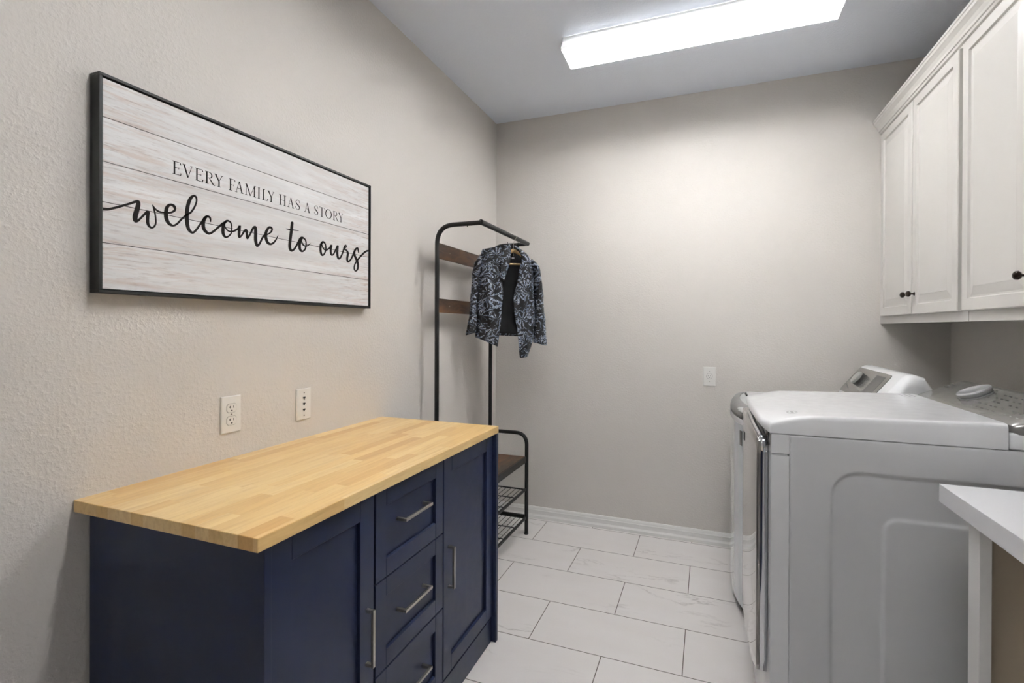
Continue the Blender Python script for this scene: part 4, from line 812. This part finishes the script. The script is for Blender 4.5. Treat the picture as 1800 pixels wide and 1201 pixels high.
cp = [(2.154, 1.026), (2.153, 1.040), (2.157, 1.050), (2.170, 1.058), (2.285, 1.108), (2.305, 1.113), (2.325, 1.108), (2.350, 1.085), (2.358, 1.026)]
con = obj('console', loft_y(B(), cp, DY0-.002, DY1+.002, .035, 8), M['grey_panel'], dry, True, sharp=30)
sl = Vector((2.285-2.170, 0, 1.108-1.058)).normalized(); nrm = Vector((-sl.z, 0, sl.x))
def onslope(a, y, d): return Vector((2.170, y, 1.058)) + sl*a + nrm*d
kc = onslope(.072, 2.085, 0)
kb = lathe(B(), [(.046, 0), (.046, .003), (.0435, .004), (.047, .008), (.048, .017), (.046, .0205), (.042, .0215), (.040, .0205), (.001, .0208)], kc, nrm, 40)
kn = obj('dial', kb, M['dial_silver'], dry, True, label='silver round selector dial')
b = B()
def mark(a, y, wa, wy):
    q = [b.verts.new(onslope(aa, yy, .0004)) for aa, yy in ((a, y), (a+wa, y), (a+wa, y+wy), (a, y+wy))]; b.faces.new(q)
for k in range(3):
    mark(.074+k*.010, 2.300, .006, .028)
rng = random.Random(3)
for row in range(5):
    for k in range(9):
        y = 1.735+k*.030+rng.uniform(0, .006)
        if rng.random() < .85: mark(.016+row*.022, y, .003, rng.uniform(.008, .018))
for k in range(11):
    a = radians(20+k*32); mark(.072+.062*cos(a)*.8, 2.085+.062*sin(a)-.006, .0025, .012)
obj('control_print', b, M['grey_lcd'], con)
# door
DZ0, DZ1 = .235, .950
def door_x(y, off=0): t = abs(y-YM)/.330; return 1.548+.016*t**4+off
def door_top(y): t = min(1, abs(y-YM)/.315); return .990-.018*t-.020*t**8
def door_bot(y): t = min(1, abs(y-YM)/.300); return .235-.035*(1-t**2)
b = B(); dy0, dy1 = DY0+.022, DY1-.022; n = 40; mrows = 24
def PD(i, j):
    y = dy0+(dy1-dy0)*i/(n-1); t = j/(mrows-1); z = door_bot(y)*(1-t)+door_top(y)*t
    return (door_x(y), y, z)
grid(b, PD, n, mrows)
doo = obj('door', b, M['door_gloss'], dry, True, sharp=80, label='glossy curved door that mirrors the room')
mm = doo.modifiers.new('solid', 'SOLIDIFY'); mm.thickness = .012; mm.offset = -1
path = [(door_x(dy0), dy0, .27), (door_x(dy0), dy0, .92)]
pp = []
for k in range(21): y = dy0+(dy1-dy0)*k/20; pp.append((door_x(y)-.001, y, door_top(y)))
pts = [(door_x(dy0)-.001, dy0, door_bot(dy0)+(door_top(dy0)-door_bot(dy0))*k/20) for k in range(20)] + pp
pts += [(door_x(dy1)-.001, dy1, door_top(dy1)-(door_top(dy1)-door_bot(dy1))*k/20) for k in range(1, 21)]
b = B()
# chrome band: strip 20 mm deep following the door outline
A = []
for (x, y, z) in pts:
    A.append([b.verts.new((x-.002, y, z)), b.verts.new((x+.018, y, z))])
for a, c in zip(A, A[1:]): b.faces.new((a[0], a[1], c[1], c[0]))
o = obj('door_trim', b, M['chrome'], doo, True, sharp=40); mm = o.modifiers.new('solid', 'SOLIDIFY'); mm.thickness = .006; mm.offset = 0
# smoked pocket above the door
b = B()
def PK(i, j):
    y = DY0+.012+(DY1-DY0-.024)*i/30; t = j/6
    z0 = .945; z1 = .984+.026*(1-(abs(y-YM)/HWD)**6)
    return (1.5775-.010*(1-(abs(y-YM)/HWD)**3)-.003*sin(pi*t), y, z0+(z1-z0)*t)
grid(b, PK, 31, 7)
o = obj('door_pocket', b, M['gloss_dark'], dry, True); mm = o.modifiers.new('solid', 'SOLIDIFY'); mm.thickness = .006; mm.offset = 1
obj('door_latch', bx(1.534, 1.5475, 2.10, 2.135, .872, .905, .002), M['dark'], doo)
for (x, y) in ((1.66, 1.74), (1.66, 2.33), (2.31, 1.74), (2.31, 2.33)):
    obj('foot', lathe(B(), [(.02, 0), (.02, .012), (.012, .014), (.012, .024)], (x, y, .0002), (0, 0, 1), 16), M['rubber'], dry, True)

# ------------------------------------------------------------------ washer (far machine)
WY0, WY1 = 2.390, 3.070; WM = (WY0+WY1)/2; WH = (WY1-WY0)/2
was = thing('washer', 'white top-load washer in the back corner, behind the dryer', 'washer', (1.95, WM, 0))
def wx(y, k=0):
    t = abs(y-WM)/WH; return 1.512+.048*t**2+.022*t**10+k
def wbody(z0, z1, k, inset_low=None):
    poly = [(wx(WY0+(WY1-WY0)*i/30, k), WY0+(WY1-WY0)*i/30) for i in range(31)] + [(2.30, WY1), (2.30, WY0)]
    return prism(B(), poly, 2, z0, z1)
obj('body', wbody(.050, .868, 0), M['washer_front'], was, True)
obj('base', wbody(.012, .0505, .018), M['rubber'], was, True)
obj('upper_band', wbody(.8695, .894, -.001), M['enamel'], was, True)
# rounded silver rim that rolls over onto the top
b = B(); n = 30; prof = [(0.0, .8945), (-.001, .912), (.003, .930), (.012, .943), (.026, .950), (.040, .9515), (.044, .9515)]
def PR(i, j): y = WY0+.055+(WY1-WY0-.11)*i/n; return (wx(y)+prof[j][0], y, prof[j][1])
grid(b, PR, n+1, len(prof)); o = obj('silver_rim', b, M['rim_grey'], was, True); o.modifiers.new('s', 'SOLIDIFY').thickness = .004
def wtop(x, y): t = max(0, min(1, (x-1.515)/.05)); return .925+.022*sin(t*pi/2)
obj('top', lid_mesh(WY0, WY1, 2.30, .894, wtop, lambda y: wx(y)+.002, .012), M['enamel'], was, True, sharp=50)
obj('lid', bx(1.60, 2.03, WY0+.07, WY1-.07, .9475, .960, .005, 2), M['enamel'], was, True)
obj('lid_notch', bx(1.592, 1.5995, WY1-.20, WY1-.10, .9475, .955, .001, 1), M['dark'], was)
wp = [(2.035, .945), (2.040, .970), (2.052, .990), (2.142, 1.108), (2.158, 1.119), (2.180, 1.122), (2.215, 1.110), (2.270, 1.02), (2.285, .945)]
wc = obj('console', loft_y(B(), wp, 2.405, 3.068, .05, 10), M['enamel'], was, True, sharp=30)
ws = Vector((2.142-2.052, 0, 1.108-.990)).normalized(); wn_ = Vector((-ws.z, 0, ws.x))
def onw(a, y, d): return Vector((2.052, y, .990)) + ws*a + wn_*d
def slab(bm, poly, d0, d1):
    v0 = [bm.verts.new(onw(a, y, d0)) for y, a in poly]; v1 = [bm.verts.new(onw(a, y, d1)) for y, a in poly]; n = len(poly)
    bm.faces.new(v0); bm.faces.new(v1[::-1])
    for i in range(n): bm.faces.new((v0[i], v0[(i+1) % n], v1[(i+1) % n], v1[i]))
    return bm
fp = obj('control_panel', slab(B(), rrect(2.545, 3.025, -.004, .146, .016), -.002, .0035), M['grey_panel'], wc)
obj('display', slab(B(), rrect(2.590, 2.705, .018, .128, .003), .0035, .0042), M['grey_lcd'], fp)
kc = onw(.082, 2.865, .0035)
dk = obj('dial', lathe(B(), [(.034, 0), (.034, .012), (.031, .013)], kc, wn_, 36), M['dark'], was, True)
obj('dial_cap', lathe(B(), [(.0325, .013), (.033, .022), (.031, .025), (.027, .0255), (.001, .026)], kc, wn_, 36), M['silver'], dk, True)
b = B(); rng = random.Random(5)
for row in range(3):
    for k in range(3):
        y = 2.73+k*.022; slab(b, [(y, .03+row*.03), (y+.014, .03+row*.03), (y+.014, .034+row*.03), (y, .034+row*.03)], .0035, .0038)
for k in range(5): y = 2.92+k*.018; slab(b, [(y, .02+k*.004), (y+.012, .02+k*.004), (y+.012, .025+k*.004), (y, .025+k*.004)], .0035, .0038)
obj('control_print', b, M['grey_lcd'], fp)
# sticker on the washer front
b = B(); prev = None
for k in range(6):
    y = 2.445+k*.006; q = (b.verts.new((wx(y)-.0006, y, .775)), b.verts.new((wx(y)-.0006, y, .842)))
    if prev: b.faces.new((prev[0], q[0], q[1], prev[1]))
    prev = q
obj('sticker', b, M['label'], was)

# ------------------------------------------------------------------ utility counter at the right
ctr = thing('laundry_counter', 'white laminate counter on a tan support panel at the right edge', 'counter', (2.27, .9, 0))
KX, KY1, KY0, KZ = 1.970, 1.612, -.4, .900
obj('worktop', bx(KX, W-.001, KY0, KY1, KZ-.046, KZ, .0006, 1), M['laminate'], ctr)
obj('end_stile', bx(2.006, 2.030, 1.492, 1.545, .0005, KZ-.046, .001, 1), M['trim'], ctr)
obj('end_panel', bx(2.031, W-.001, 1.515, 1.540, .0005, KZ-.046), M['panel_tan'], ctr)
obj('wall_cleat', bx(W-.02, W-.001, -.4, 1.514, KZ-.11, KZ-.046), M['panel_tan'], ctr)
obj('end_panel', bx(2.031, W-.001, -.36, -.335, .0005, KZ-.046), M['panel_tan'], ctr)
